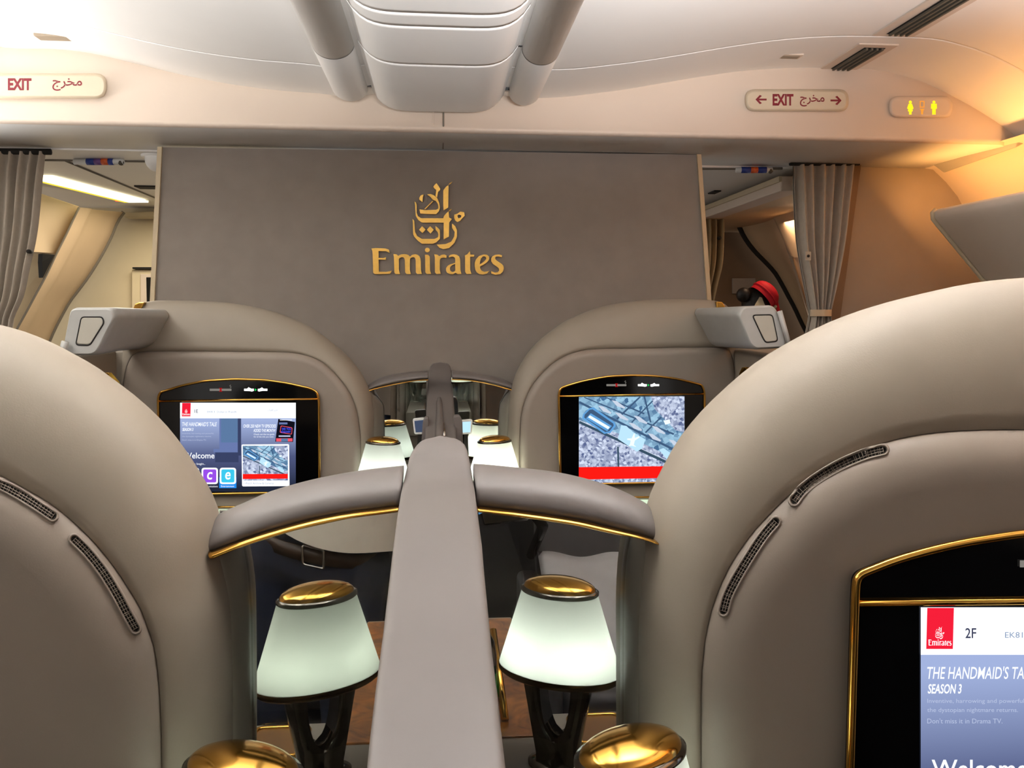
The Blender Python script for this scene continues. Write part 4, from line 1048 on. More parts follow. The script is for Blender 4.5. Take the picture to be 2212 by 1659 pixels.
def lamp(x, y, rot, power, label, tint):
    t = thing('table_lamp', label, 'table lamp', (x, y, ZC), 'oval shaded lamps on the consoles')
    t.rotation_euler = (0, 0, rot); ABS[t.name] = Vector((0, 0, 0))
    def ell(a, c, z, n=48): return [Vector((a * math.cos(2 * PI * k / n), c * math.sin(2 * PI * k / n), z)) for k in range(n)]
    zt, zbm = .298, .170          # shade top and bottom above the console
    a1, c1, a0, c0 = .064, .042, .104, .066
    b = MB(); S = []
    for k in range(9):
        s = k / 8; S.append(ell(a0 + (a1 - a0) * s, c0 + (c1 - c0) * s, zbm + (zt - zbm) * s))
    S_in = [[p * 1.0 for p in r] for r in S]
    b.loft(S, SHADE, True); b.build('lamp_shade', t)
    b = MB(); b.loft([ell(a1 * 1.0, c1 * 1.0, zt - .002), ell(a1 + .002, c1 + .002, zt), ell(a1 + .002, c1 + .002, zt + .004), ell(a1 * .95, c1 * .93, zt + .0065)], CHROME, True); b.build('cap_rim', t)
    b = MB(); S = []
    for k in range(8):
        a = PI / 2 * k / 7; S.append(ell(max(1e-4, a1 * .95 * math.cos(a)), max(1e-4, c1 * .93 * math.cos(a)), zt + .0065 + .017 * math.sin(a)))
    b.loft(S, GOLD, True); b.build('cap', t)
    b = MB(); b.loft([ell(a0 * .96, c0 * .94, zbm - .012), ell(a0 * 1.005, c0 * 1.005, zbm - .008), ell(a0 * 1.008, c0 * 1.01, zbm), ell(a0 * .97, c0 * .96, zbm + .002)], LAMPG, True)
    e = ell(a0 * .96, c0 * .94, zbm - .012); b.add(e, [list(range(len(e)))], LAMPG, False)
    e = ell(a0 * .97, c0 * .96, zbm + .002); b.add(e, [list(range(len(e)))], SHADE, False); b.build('base_rim', t)
    # forked stem: a flat blade with an almond opening, bright inside
    for s in (-1, 1):
        b = MB(); S = []
        for k in range(19):
            u = k / 18; z = zbm - .012 - (zbm - .012) * u
            xo = .057 + (.033 - .057) * min(1, u * 1.2); xi_ = .028 * math.sqrt(max(0, 1 - (u / .66) ** 2)) if u < .66 else 0.0
            hy = .021 - .003 * u
            S.append([Vector((s * xo, -hy, z)), Vector((s * (xo + .003), 0, z)), Vector((s * xo, hy, z)), Vector((s * xi_, hy, z)), Vector((s * xi_, -hy, z))])
        b.loft(S, CHROME, True, True, True, True); b.build('stem_arm', t, bevel=.0)
    b = MB(); S = []
    for k in range(25):
        a = PI * k / 24; z = zbm - .014 - (zbm - .012) * .655 * math.sin(a); x_ = .0272 * math.cos(a); S.append([Vector((x_, -.019, z)), Vector((x_, .019, z))])
    b.loft(S, STEEL); b.build('inner_lining', t)
    b = MB(); b.loft([ell(.052, .036, 0), ell(.052, .036, .006), ell(.034, .024, .012)], CHROME, True); e = ell(.034, .024, .012); b.add(e, [list(range(len(e)))], CHROME, False); b.build('foot', t)
    for bx in (-.036, .034):
        d = bpy.data.lights.new('bulb', 'POINT'); d.energy = power; d.color = tint; d.shadow_soft_size = .008
        o = bpy.data.objects.new('bulb', d); COL.objects.link(o); o.parent = t; o.location = (bx, 0, zbm + .024)
    return t
TILT = math.radians(28)
LX = .195; LY2 = .808; LY1 = 2.906
lamp(LX, LY2, TILT, .28, 'near lamp in front of the pillow-reflecting mirror', (.96, 1.0, .92))
lamp(-LX, LY2, -TILT, .15, 'near lamp in front of the jeans-reflecting mirror, dimmer than its twin', (.93, 1.0, .85))
lamp(LX, LY1, TILT, .45, 'brightest lamp, far side of the partition by the aerial photograph screen', (1.0, 1.0, .86))
lamp(-LX, LY1, -TILT, .2, 'lamp on the far side of the partition by the welcome screen', (.94, 1.0, .92))

# small seat tablets by the front mirrors
for pts, lab, M in (([(891, 905), (918, 902), (920, 938), (895, 939)], 'white-framed tablet with a dark screen beside the front divider', E_TABD), ([(992, 908), (1021, 906), (1019, 938), (994, 939)], 'white-framed tablet with a pale blue screen beside the front divider', E_TAB)):
    t = thing('seat_tablet', lab, 'tablet', P(*pts[3], 3.0), 'seat tablets')
    b = MB(); b.prism(PP(round_poly(pts, 5), 3.0), (0, .02, 0), WHITEP); b.build('casing', t, bevel=.003)
    cx = sum(p[0] for p in pts) / 4; cy = sum(p[1] for p in pts) / 4
    b = MB(); b.prism(PP([(cx + (x - cx) * .72, cy + (y - cy) * .72) for x, y in pts], 2.9985), (0, .003, 0), M); b.build('display', t)
    b = MB(); b.prism(PP([(cx - 4, cy + 15), (cx + 4, cy + 15), (cx + 6, cy + 60), (cx - 6, cy + 60)], 3.006), (0, .015, 0), DARK); b.build('stand', t)

# ================================================================== SCREENS
YM1 = 2.922; YM2 = .866
def frame_tube(parent, outline, bar, Y, r, M=GOLD):
    b = MB(); b.tube(PP(round_poly(outline, 12 * (3 if Y < 1.5 else 1), 5), Y), r, M, 10, False, True)
    b.tube(PP(bar, Y), r * .8, M, 10); return b.build('gold_frame', parent)
def screen(label, outline, bar, disp, Y, k):
    t = thing('seat_screen', label, 'screen', P(*outline[0], Y), 'screens set in the suite shells')
    frame_tube(t, outline, bar, Y - .003, .0042 if k == 1 else .0048)
    b = MB(); b.prism(PP(round_poly(outline, 12 * (3 if k == 2 else 1), 5), Y), (0, .02, 0), BLACK); b.build('black_panel', t)
    return t
def quad(b, x0, y0, x1, y1, Y, M): b.poly([P(x0, y0, Y), P(x1, y0, Y), P(x1, y1, Y), P(x0, y1, Y)], M)
def signs(parent, x, y, s, Y):
    """no-smoking and seat-belt symbols on the black arch; s = size of one unit in pixels"""
    b = MB()
    quad(b, x, y - s * .05, x + s, y + s * .05, Y, E_GREY)
    for k in (-1, 1): b.poly([P(x + s * .43, y + k * s * .09, Y - .0002), P(x + s * .49, y + k * s * .09, Y - .0002), P(x + s * .58, y - k * s * .09, Y - .0002), P(x + s * .52, y - k * s * .09, Y - .0002)], E_SIGNX)
    for k in range(5):
        a = x + s * (.93 + .03 * math.sin(k * 1.6)); b.poly([P(a, y - s * (.08 + .03 * k), Y), P(a + s * .03, y - s * (.08 + .03 * k), Y), P(a + s * .05, y - s * (.11 + .03 * k), Y), P(a + s * .02, y - s * (.11 + .03 * k), Y)], E_GREY)
    b.build('no_smoking_symbol', parent); b = MB()
    bx = x + s * 1.58
    b.poly([P(bx + u * s, y + v * s, Y) for u, v in ((0, -.05), (.14, -.05), (.2, -.12), (.33, -.05), (.45, -.05), (.45, .05), (.36, .08), (.26, .06), (0, .05))], E_SIGNW)
    b.poly([P(bx + u * s, y + v * s, Y) for u, v in ((.5, -.06), (.58, 0), (.5, .06))], E_SIGNG)
    b.poly([P(bx + u * s, y + v * s, Y) for u, v in ((.63, -.04), (.72, -.05), (.82, -.11), (.9, -.05), (1.07, -.05), (1.07, .05), (.84, .05), (.7, .08), (.63, .06))], E_SIGNW)
    return b.build('seat_belt_symbol', parent)
def aerial(b, q, Y, e, city=True):
    """airport seen from above; q(u,v) gives photo pixels"""
    def pol(pts, M, l): b.poly([P(*q(u, v), Y - e * l) for u, v in pts], M)
    def band(u0, v0, u1, v1, wd, M, l):
        dx, dy = u1 - u0, v1 - v0; L_ = math.hypot(dx, dy); nx, ny = -dy / L_ * wd / 2, dx / L_ * wd / 2
        pol([clampuv(u0 + nx, v0 + ny), clampuv(u1 + nx, v1 + ny), clampuv(u1 - nx, v1 - ny), clampuv(u0 - nx, v0 - ny)], M, l)
    def clampuv(u, v): return (max(0, min(1, u)), max(0, min(1, v)))
    pol([(0, 0), (1, 0), (1, 1), (0, 1)], MAPCITY, 0)
    pol([(0, 0), (.68, 0), (.72, .15), (1, .5), (1, .72), (.9, .72), (.5, .48), (0, .27)], MAPFIELD, 1)
    pol([(.62, .3), (1, .42), (1, .68), (.88, .66)], MAPFIELD, 1.2)
    for a in ((0, .06, 1, .68, .028), (.05, -.0, .9, .44, .02), (.25, .0, .62, .2, .018), (.36, .26, .58, .0, .02), (.5, .3, .7, .05, .014), (.63, .42, .78, .24, .016), (.62, .0, .68, .3, .016)): band(*a[:4], a[4], E_TAXI, 2)
    for u, v in ((.52, .22), (.47, .30), (.69, .34), (.65, .425), (.31, .04), (.34, .18), (.18, .10), (.85, .5)):
        pol([clampuv(u, v), clampuv(u + .05, v + .012), clampuv(u + .13, v + .085), clampuv(u + .12, v + .10), clampuv(u + .05, v + .07)], E_GRASS, 3)
    pol([(.04, .2), (.1, .13), (.14, .12), (.34, .3), (.35, .34), (.3, .42), (.24, .43), (.03, .25)], E_LBL, 3)
    pol([(.055, .205), (.1, .15), (.13, .145), (.325, .31), (.33, .335), (.29, .40), (.25, .41), (.05, .24)], E_TAXI, 4)
    band(.09, .22, .29, .37, .075, E_LBL, 5); band(.095, .225, .285, .365, .03, E_TERM, 6)
    pol([(.4, .33), (.45, .34), (.5, .4), (.63, .5), (.6, .6), (.55, .64), (.37, .49)], E_APRON, 3)
    pol([(.52, .43), (.53, .43), (.53, .48), (.57, .46), (.575, .475), (.53, .51), (.52, .56), (.545, .585), (.5, .57), (.47, .575), (.485, .55), (.49, .51), (.455, .5), (.46, .485), (.5, .485)], E_TERM, 5)
    pol([(.76, .62), (.8, .6), (.92, .7), (.9, .78), (.84, .74)], E_APRON, 3)
    pol([(.8, .28), (.86, .27), (.87, .31), (.82, .33)], E_TERM, 3)
    band(0, .29, .93, .82, .035, E_ROAD, 2.5); band(0, .27, .93, .8, .008, E_GRASS, 2.8)
    band(.37, .58, .375, .82, .016, E_ROAD, 2.6)
    pol([(0, .815), (1, .81), (1, .945), (0, .96)], E_BAR, 7)
def icon(b, cx, cy, s, M, ch, Y, e, lit=False):
    def rr_(d, r): return [P(x, y, Y - e * (3 if d else 2)) for x, y in round_poly([(cx - s + d, cy - s + d), (cx + s - d, cy - s + d), (cx + s - d, cy + s - d), (cx - s + d, cy + s - d)], r, 5)]
    b.poly(rr_(0, s * .35), E_WHITE)
    b.poly(rr_(s * .2, s * .22), M)
    put_text(b, ch, cx - s * .33, cy - s * .48, cx + s * .33, cy + s * .45, Y - e * 4, E_WHITE, bold=.012, shear=.12)
def red_tag(b, x0, y0, x1, y1, Y, e):
    """red corner flag with the airline's emblem and lettering in white"""
    b.poly([P(x0, y0, Y), P(x1, y0, Y), P(x1 - (x1 - x0) * .04, y1, Y), P(x0 - (x1 - x0) * .04, y1, Y)], E_RED)
    def remap(outs, ax, ay, bx, by, X0, Y0, X1, Y1):
        v, f = fill_curve(outs); b.add([P(X0 + (x - ax) / (bx - ax) * (X1 - X0), Y0 + (y - ay) / (by - ay) * (Y1 - Y0), Y - e) for x, y, _ in v], f, E_WHITE, False)
    W_ = x1 - x0; h = y1 - y0
    for o in EMB: remap(o, 763, 130, 1420, 980, x0 + W_ * .30, y0 + h * .46, x0 + W_ * .64, y0 + h * .76)
    for ch in 'Emirates': remap(LET[ch], 245, 965, 1912, 1302, x0 + W_ * .04, y0 + h * .77, x0 + W_ * .91, y0 + h * .92)
def menu(b, u0, v0, sx, sy, Y, e, seat):
    """welcome menu laid out on the frame of the 1E screen (crop pixels), placed by origin and scale"""
    def T(s, x0, y0, x1, y1, M, **k): put_text(b, s, u0 + x0 * sx, v0 + y0 * sy, u0 + x1 * sx, v0 + y1 * sy, Y - e * 3, M, **k)
    def Q(x0, y0, x1, y1, M, l=1): quad(b, u0 + x0 * sx, v0 + y0 * sy, u0 + x1 * sx, v0 + y1 * sy, Y - e * l, M)
    Q(0, 0, 1385, 1075, PICT, 0)
    Q(470, 190, 730, 640, E_ROOM, .5); Q(490, 190, 690, 480, E_ROOM2, .6); Q(690, 190, 730, 640, E_ROOM3, .7); Q(400, 560, 720, 600, E_ROOM, .65); Q(420, 600, 700, 720, E_ROOM3, .55)
    Q(0, 0, 1385, 188, E_WHITE, .8)
    red_tag(b, u0 + 25 * sx, v0 + 2 * sy, u0 + 128 * sx, v0 + 165 * sy, Y - e * 2, e)
    T(seat, 172, 82, 214, 122, E_INK, bold=.01); T('EK813  Dubai to Riyadh', 325, 98, 675, 128, E_INK2)
    T('\ufeda\ufe98\ufed0\ufedf \ufeae\ufe98\ufea7\ufe8d', 1050, 74, 1170, 106, E_INK2)
    T("THE HANDMAID'S TALE", 25, 234, 440, 284, E_TXT, bold=.006, shear=.2); T('SEASON 3', 27, 304, 158, 342, E_TXT, bold=.02, shear=.2)
    T('Inventive, harrowing and powerful,', 25, 362, 405, 384, E_DIM); T('the dystopian nightmare returns.', 25, 398, 375, 420, E_DIM); T("Don't miss it in Drama TV.", 25, 440, 315, 460, E_DIM)
    T('OVER 250 NEW TV EPISODES', 758, 262, 1148, 302, E_TXT, bold=.01, shear=.15); T('ADDED THIS MONTH!', 878, 316, 1140, 354, E_TXT, bold=.01, shear=.15)
    T('Check out the ice guide', 882, 372, 1128, 396, E_TXT); T('for all the info you need.', 882, 404, 1120, 424, E_TXT)
    T('Welcome', 42, 604, 412, 674, E_TXT, bold=.01); T('Select to begin..', 42, 726, 300, 758, E_TXT)
    for cx, M, ch in ((130, E_GRN, 'i'), (355, E_PURP, 'c'), (572, E_CYAN, 'e')):
        if ch == 'e': Q(468, 900, 674, 1032, E_BLUE, 1.5)
        icon(b, u0 + cx * sx, v0 + 885 * sy, 98 * sx, M, ch, Y, e)
    T('Information', 50, 1000, 215, 1020, E_TXT); T('Communications', 262, 1000, 450, 1022, E_TXT); T('Entertainment', 490, 998, 648, 1020, E_TXT)
    b.poly([P(u0 + x * sx, v0 + y * sy, Y - e * 2) for x, y in ((1175, 195), (1375, 232), (1352, 475), (1138, 470))], E_BLK)
    b.poly([P(u0 + x * sx, v0 + y * sy, Y - e * 3) for x, y in round_poly([(1205, 275), (1345, 300), (1338, 385), (1192, 360)], 14)], E_PINK)
    b.poly([P(u0 + x * sx, v0 + y * sy, Y - e * 4) for x, y in round_poly([(1211, 283), (1338, 306), (1332, 378), (1200, 354)], 12)], E_BLK)
    def T2(s, x0, y0, x1, y1, M): put_text(b, s, u0 + x0 * sx, v0 + y0 * sy, u0 + x1 * sx, v0 + y1 * sy, Y - e * 5, M, bold=.02)
    T2('DID YOU', 1220, 302, 1328, 332, E_NEON); T2('KNOW?', 1212, 340, 1322, 366, E_NEON)
    Q(1185, 238, 1285, 262, E_ROOM, 4); Q(1195, 205, 1340, 212, E_WHITE, 4); Q(1180, 395, 1320, 412, E_DIM, 4); Q(1150, 430, 1345, 468, E_PINK, 4); Q(1210, 432, 1290, 468, E_ROOM2, 4.5)
    b.poly([P(u0 + x * sx, v0 + y * sy, Y - e * 2) for x, y in round_poly([(735, 505), (1305, 500), (1310, 1008), (742, 1012)], 18)], E_WHITE)
    aerial(b, lambda u, v: (u0 + (750 + 540 * u) * sx, v0 + (520 + 420 * v) * sy), Y - e * 3, e * .35)
    T('\u25b8 Watch Airshow & Cameras', 760, 962, 1120, 986, E_INK2)

# 1E
t1 = screen('gold-framed screen showing the welcome menu with 1E in its header', [(341, 862), (345, 848), (393, 833), (442, 823), (507, 819), (572, 821), (621, 828), (670, 839), (685, 847), (689, 866), (690, 1063), (346, 1069)], [(343, 867), (520, 863.5), (688, 862)], None, YM1, 1)
b = MB(); menu(b, 389, 870, 250 / 1385, 192 / 1075, YM1 - .0012, .0003, '1E'); b.build('display', t1)
signs(t1, 453, 842, 47, YM1 - .002)
# 1F
t1 = screen('gold-framed screen showing an aerial photograph of an airport above a red band', [(1207, 852), (1211, 838), (1238, 829), (1270, 821), (1317, 813), (1365, 811), (1412, 812), (1460, 818), (1491, 825), (1517, 832), (1522, 848), (1523, 1041), (1211, 1047)], [(1208, 856), (1370, 853), (1522, 851)], None, YM1, 1)
b = MB(); aerial(b, lambda u, v: (1250.5 + 228 * u, 857.5 - 1.5 * u + 186 * v), YM1 - .0012, .0003); b.build('display', t1)
signs(t1, 1310, 832, 43, YM1 - .002)
# 2F
t2 = screen('large gold-framed screen reading 2F, cut off by the picture edge, set in the nearest shell', [(1848, 1285), (1851, 1243), (1936, 1209), (2015, 1187), (2093, 1170), (2212, 1152), (2400, 1140), (2600, 1146), (2780, 1170), (2900, 1200), (2985, 1232), (3000, 1290), (2985, 2010), (1826, 2010)], [(1850, 1303), (2400, 1297), (2995, 1290)], None, YM2, 2)
b = MB(); menu(b, 1989, 1312, .56, .545, YM2 - .0012, .0003, '2F'); b.build('display', t2)
signs(t2, 2203, 1218, 150, YM2 - .002)
# gold ledges under the front screens, and slots with lamplight painted in as glow
for nm, S_, x0, x1, y, lab in (('1L', S1L, 350, 688, 1096, ''), ('1R', S1R, 1214, 1520, 1075, '')):
    b = MB(); b.tube(PP([(x0, y), (x1, y - 2)], YM1 - .002), .0035, GOLD, 8); b.build('gold_ledge', S_)
    b = MB(); quad(b, x0 + 2, y + 4, x1 - 2, y + 26, YM1 - .001, E_SLOT); quad(b, x0 + 124, y + 6, x0 + 150, y + 18, YM1 - .0015, GREYL); quad(b, x0 + 126, y + 9, x0 + 148, y + 12, YM1 - .002, DARK); b.build('painted_glow_slot', S_)

# ================================================================== GREY HOUSINGS on the outer top corners of the front suites
def housing(label, cap, rear, inset, Yf, Yr, sgn):
    t = thing('end_housing', label, 'housing', P(*cap[0], Yf), 'grey housings at the outer corners')
    n = len(cap)
    c = round_poly(cap, 14, 5); r = round_poly(rear, 12, 5)
    C = PP(c, Yf); R = PP(r, Yr)
    ctr = sum(C, Vector()) / len(C)
    def sh(k, dy): return [ctr + (p - ctr) * k + Vector((0, dy, 0)) for p in C]
    b = MB(); S = [sh(.90, 0), sh(.965, .006), sh(1.0, .022), sh(1.0, .06)]
    S.append([p.lerp(q, .5) for p, q in zip(C, R)]); S.append(R)
    b.loft(S, GREYP, True); b.add(S[0], [list(range(len(C)))], GREYP, False); b.build('housing_body', t)
    ip = PP(round_poly(inset, 7, 5), Yf); ic = sum(ip, Vector()) / len(ip)
    b = MB(); b.tube([p + Vector((0, -.0005, 0)) for p in ip], .0022, DARK, 6, False, True); b.build('inset_gap', t)
    b = MB(); b.loft([[ic + (p - ic) * .97 + Vector((0, .002, 0)) for p in ip], [ic + (p - ic) * .96 + Vector((0, -.0015, 0)) for p in ip], [ic + (p - ic) * .9 + Vector((0, -.0025, 0)) for p in ip]], GREYL, True)
    q = [ic + (p - ic) * .9 + Vector((0, -.0025, 0)) for p in ip]; b.add(q, [list(range(len(q)))], GREYL, False); b.build('inset_panel', t)
    b = MB(); b.loft([[p * 1.0 for p in R], [q + Vector((0, .004, 0)) for q in R]], SEAM, True); b.build('joint', t)
    return t
hl = housing('grey housing with trapezoid end panel at the outer corner of the welcome-menu suite', [(131, 762), (150, 664), (243, 664), (250, 682), (206, 768), (136, 769)], [(270, 752), (280, 669), (356, 668), (366, 680), (336, 741), (308, 755)], [(176, 685), (221, 685), (225, 697), (194, 746), (164, 745)], 2.45, 2.97, -1)
b = MB(); b.tube([P(133, 768, 2.43), P(141, 738, 2.43)], .010, GREYP, 10); b.build('pivot', hl)
hr = housing('grey housing with trapezoid end panel beside the red hat', [(1594, 680), (1603, 662), (1672, 659), (1682, 672), (1704, 752), (1632, 756), (1620, 744)], [(1500, 676), (1505, 666), (1562, 664), (1570, 674), (1588, 745), (1546, 749), (1532, 741)], [(1625, 681), (1668, 680), (1680, 737), (1654, 740), (1648, 730)], 2.45, 2.97, 1)
b = MB(); b.tube([P(1684, 672, 2.44), P(1706, 752, 2.44)], .008, GREYP, 10); b.build('pivot', hr)
# gold handles on the wings
b = MB(); b.prism([P(232, 812, 2.70), P(234, 806, 2.70), P(241, 804, 2.70), P(258, 824, 2.76), P(273, 858, 2.80), P(262, 862, 2.80)], (-.02, .01, 0), GOLD); b.build('handle', S1L, bevel=.004)
b = MB(); b.prism([P(1592, 836, 2.78), P(1596, 806, 2.76), P(1602, 793, 2.74), P(1611, 793, 2.74), P(1616, 802, 2.74), P(1606, 840, 2.78)], (.02, .01, 0), GOLD); b.build('handle', S1R, bevel=.004)

# ================================================================== WHAT THE NEAR MIRRORS SHOW (things standing behind and below the camera)
def seat(sgn, label):
    t = thing('recliner', label, 'seat', (sgn * .62, -.75, 0), 'seats of the near row')
    x0, x1 = (sgn * .62 - .26, sgn * .62 + .26); dy = 0 if sgn > 0 else -.26
    b = MB(); b.box((x0, -.80 + dy, .30), (x1, -.26 + dy, .46), SEATM); b.build('seat_cushion', t, bevel=.04, seg=4)
    b = MB(); b.prism([Vector((x0, -.78 + dy, .40)), Vector((x1, -.78 + dy, .40)), Vector((x1, -1.02 + dy, 1.16)), Vector((x0, -1.02 + dy, 1.16))], (0, -.14, .02), SEATM); b.build('backrest', t, bevel=.04, seg=4)
    b = MB(); b.box((x0 + .02, -.76 + dy, .05), (x1 - .02, -.30 + dy, .31), SEATM); b.build('base', t, bevel=.02)
    for s in (-1, 1):
        xc = sgn * .62 + s * .30
        b = MB(); b.box((xc - .04, -.86 + dy, .34), (xc + .04, -.20 + dy, .66), SEATM); b.build('armrest', t, bevel=.025, seg=4)
    return t
seat(1, 'dark leather seat under the white pillow, seen in the mirror'); seat(-1, 'dark leather seat behind the person in jeans, seen in the mirror')
b = MB(); S = []
n = 22
for i in range(n + 1):
    v = -1 + 2 * i / n; row = []
    for j in range(n + 1):
        u = -1 + 2 * j / n
        th = .075 * max(0, (1 - abs(u) ** 3)) ** .5 * max(0, (1 - abs(v) ** 3)) ** .5 * (1 + .06 * math.sin(5 * u + 3 * v))
        x = .55 + .21 * u * (1 - .06 * (1 - v * v)); z = .60 + .165 * v * (1 - .08 * (1 - u * u)) + .008 * math.sin(6 * u)
        row.append((x, -.58 - .13 * v, z, th))
    S.append(row)
b.loft([[Vector((x, y + th, z)) for x, y, z, th in r] for r in S], PILLOW); b.loft([[Vector((x, y - th, z)) for x, y, z, th in r] for r in S], PILLOW)
tag(b.build('pillow'), 'white cotton pillow propped on the seat, seen in the mirror', 'pillow')
# dark rear shells behind the seats (they close the view in the mirrors)
for s, lab in ((1, 'dark rear shell behind the pillow seat, seen in the mirror'), (-1, 'dark rear shell behind the seat of the person in jeans, seen in the mirror')):
    b = MB(); b.box((s * .64 - .58, -1.54, 0), (s * .64 + .58, -1.46, 1.42), SEATM); b.box((s * 1.24 - .03, -1.5, 0), (s * 1.24 + .03, .55, 1.12), SEATM)
    tag(b.build('rear_shell', bevel=.02), lab, 'shell', 'rear shells of the near row')
# water bottle and gold rail on the console
t = thing('water_bottle', 'small clear bottle with green label beside the divider, seen in the mirror', 'bottle', (.075, .60, ZC))
b = MB(); prf = [(.030, 0), (.032, .01), (.032, .10), (.027, .13), (.013, .155), (.012, .175)]
b.loft([[Vector((.075 + r * math.cos(2 * PI * k / 20), .60 + r * math.sin(2 * PI * k / 20), ZC + .004 + z)) for k in range(20)] for r, z in prf], GLASS, True, True, True); b.build('bottle_body', t)
b = MB(); b.tube([(.075, .60, ZC + .03), (.075, .60, ZC + .075)], .0326, GREEN, 20, False); b.build('label_band', t)
b = MB(); b.tube([(.075, .60, ZC + .175), (.075, .60, ZC + .195)], .013, WHITEP, 16); b.build('cap', t)
b = MB(); b.tube([(.118, .66, ZC + .008), (.106, .50, ZC + .115)], .0075, GOLD, 12); tag(b.build('gold_rail'), 'slanted polished gold rail beside the green-labelled bottle, seen in the mirror', 'rail')
# chrome reading light on the pillow seat
t = thing('reading_light', 'dark chrome reading light above the pillow seat, seen in the mirror', 'reading light', (.2, -.5, .93))
b = MB(); b.prism([Vector((.12, -.50, .99)), Vector((.29, -.50, .99)), Vector((.29, -.50, .93)), Vector((.14, -.50, .915))], (0, -.06, 0), STEEL); b.build('head', t, bevel=.01)
b = MB(); b.tube([(.29, -.53, .97), (.34, -.55, .9), (.34, -.9, .7)], .018, BLACK, 10); b.build('arm', t)
b = MB(); b.prism([Vector((.12, -.4985, .995)), Vector((.17, -.4985, .995)), Vector((.15, -.4985, .965)), Vector((.125, -.4985, .955))], (0, -.001, 0), E_LBL); b.build('lens', t)

# ================================================================== PEOPLE
def capsule(b, p, q, r0, r1, M, n=14):
    p = Vector(p); q = Vector(q); d = (q - p); l = d.length; d.normalize()
    a = Vector((0, 0, 1)) if abs(d.z) < .9 else Vector((1, 0, 0)); u = (a - d * a.dot(d)).normalized(); v = d.cross(u); S = []
    def ring(c, r): return [c + (u * math.cos(2 * PI * k / n) + v * math.sin(2 * PI * k / n)) * r for k in range(n)]
    for k in range(5): a_ = PI / 2 * (1 - k / 4.0); S.append(ring(p - d * r0 * math.sin(a_), max(1e-4, r0 * math.cos(a_))))
    for k in range(5): a_ = PI / 2 * (k / 4.0); S.append(ring(q + d * r1 * math.sin(a_), max(1e-4, r1 * math.cos(a_))))
    b.loft(S, M, True, True, True)
def fuse(b, name, parent, voxel, smooth=4):
    o = b.build(name, parent, merge=False)
    md = o.modifiers.new('r', 'REMESH'); md.mode = 'VOXEL'; md.voxel_size = voxel
    ms = o.modifiers.new('s', 'SMOOTH'); ms.iterations = smooth; ms.factor = .5
    dg = bpy.context.evaluated_depsgraph_get(); me = bpy.data.meshes.new_from_object(o.evaluated_get(dg))
    o.modifiers.clear(); o.data = me
    for p in me.polygons: p.use_smooth = True
    return o
def hand(b, w, d, side, M):
    """palm and five fingers from wrist w along d"""
    w = Vector(w); d = Vector(d).normalized(); u = (Vector(side) - d * Vector(side).dot(d)).normalized(); nrm = d.cross(u)
    for k in (-1, -.33, .33, 1): capsule(b, w + u * k * .014, w + d * .075 + u * k * .028, .017, .013, M, 8)
    for k, l in ((-1, .062), (-.33, .076), (.33, .072), (1, .054)):
        a = w + d * .078 + u * k * .030; c = a + d * l * .5 + nrm * .008; e = c + d * l * .42 + nrm * .022
        capsule(b, a, c, .0095, .0085, M, 8); capsule(b, c, e, .0085, .0072, M, 8)
    a = w + d * .02 - u * .03; c = a + d * .035 - u * .028 + nrm * .012; e = c + d * .034 - u * .006 + nrm * .014
    capsule(b, a, c, .013, .0105, M, 8); capsule(b, c, e, .0105, .0085, M, 8)
def head(b, c, f, M, s=1.0):
    """c = head centre, f = facing direction"""
    c = Vector(c); f = Vector(f).normalized(); r = f.cross(Vector((0, 0, 1))).normalized(); z = Vector((0, 0, 1))
    capsule(b, c + z * .035 * s - f * .012 * s, c + z * .03 * s + f * .015 * s, .083 * s, .078 * s, M)
    capsule(b, c - z * .02 * s + f * .02 * s, c - z * .085 * s + f * .052 * s, .068 * s, .036 * s, M)
    capsule(b, c + z * .005 * s + f * .088 * s, c - z * .035 * s + f * .106 * s, .009 * s, .014 * s, M, 8)
    for k in (-1, 1):
        capsule(b, c - z * .025 * s + r * k * .078 * s - f * .005, c + z * .02 * s + r * k * .083 * s - f * .012, .014 * s, .018 * s, M, 8)
        capsule(b, c + z * .022 * s + r * k * .014 * s + f * .088 * s, c + z * .022 * s + r * k * .05 * s + f * .076 * s, .012 * s, .01 * s, M, 8)
    capsule(b, c - z * .062 * s + r * -.02 * s + f * .083 * s, c - z * .062 * s + r * .02 * s + f * .083 * s, .011 * s, .011 * s, M, 8)
# the person whose shirt, belt and jeans show in the mirror (stands just behind the lens, leaning towards the divider)
t = thing('person', 'person in white shirt, brown belt and navy jeans, seen in the near mirror', 'person', (-.36, -.27, 0))
hipL, hipR = Vector((-.46, -.27, .90)), Vector((-.26, -.27, .84)); pel = Vector((-.36, -.27, .91))
chest = Vector((-.30, -.25, 1.24)); neck = Vector((-.27, -.24, 1.46)); hc = Vector((-.26, -.22, 1.60))
kn = (Vector((-.47, -.24, .49)), Vector((-.27, -.23, .48))); an = (Vector((-.47, -.28, .09)), Vector((-.27, -.27, .09)))
sh = (Vector((-.48, -.25, 1.36)), Vector((-.11, -.23, 1.36))); el = (Vector((-.52, -.20, 1.10)), Vector((-.02, -.24, 1.14))); wr = (Vector((-.30, -.12, 1.30)), Vector((-.06, -.13, 1.38)))
b = MB()
capsule(b, hipL, hipR, .10, .10, SKIN); capsule(b, pel, chest, .115, .13, SKIN); capsule(b, chest, neck, .13, .055, SKIN); capsule(b, sh[0], sh[1], .06, .06, SKIN); capsule(b, neck, hc, .05, .052, SKIN)
head(b, hc, (.3, 1, -.1), SKIN)
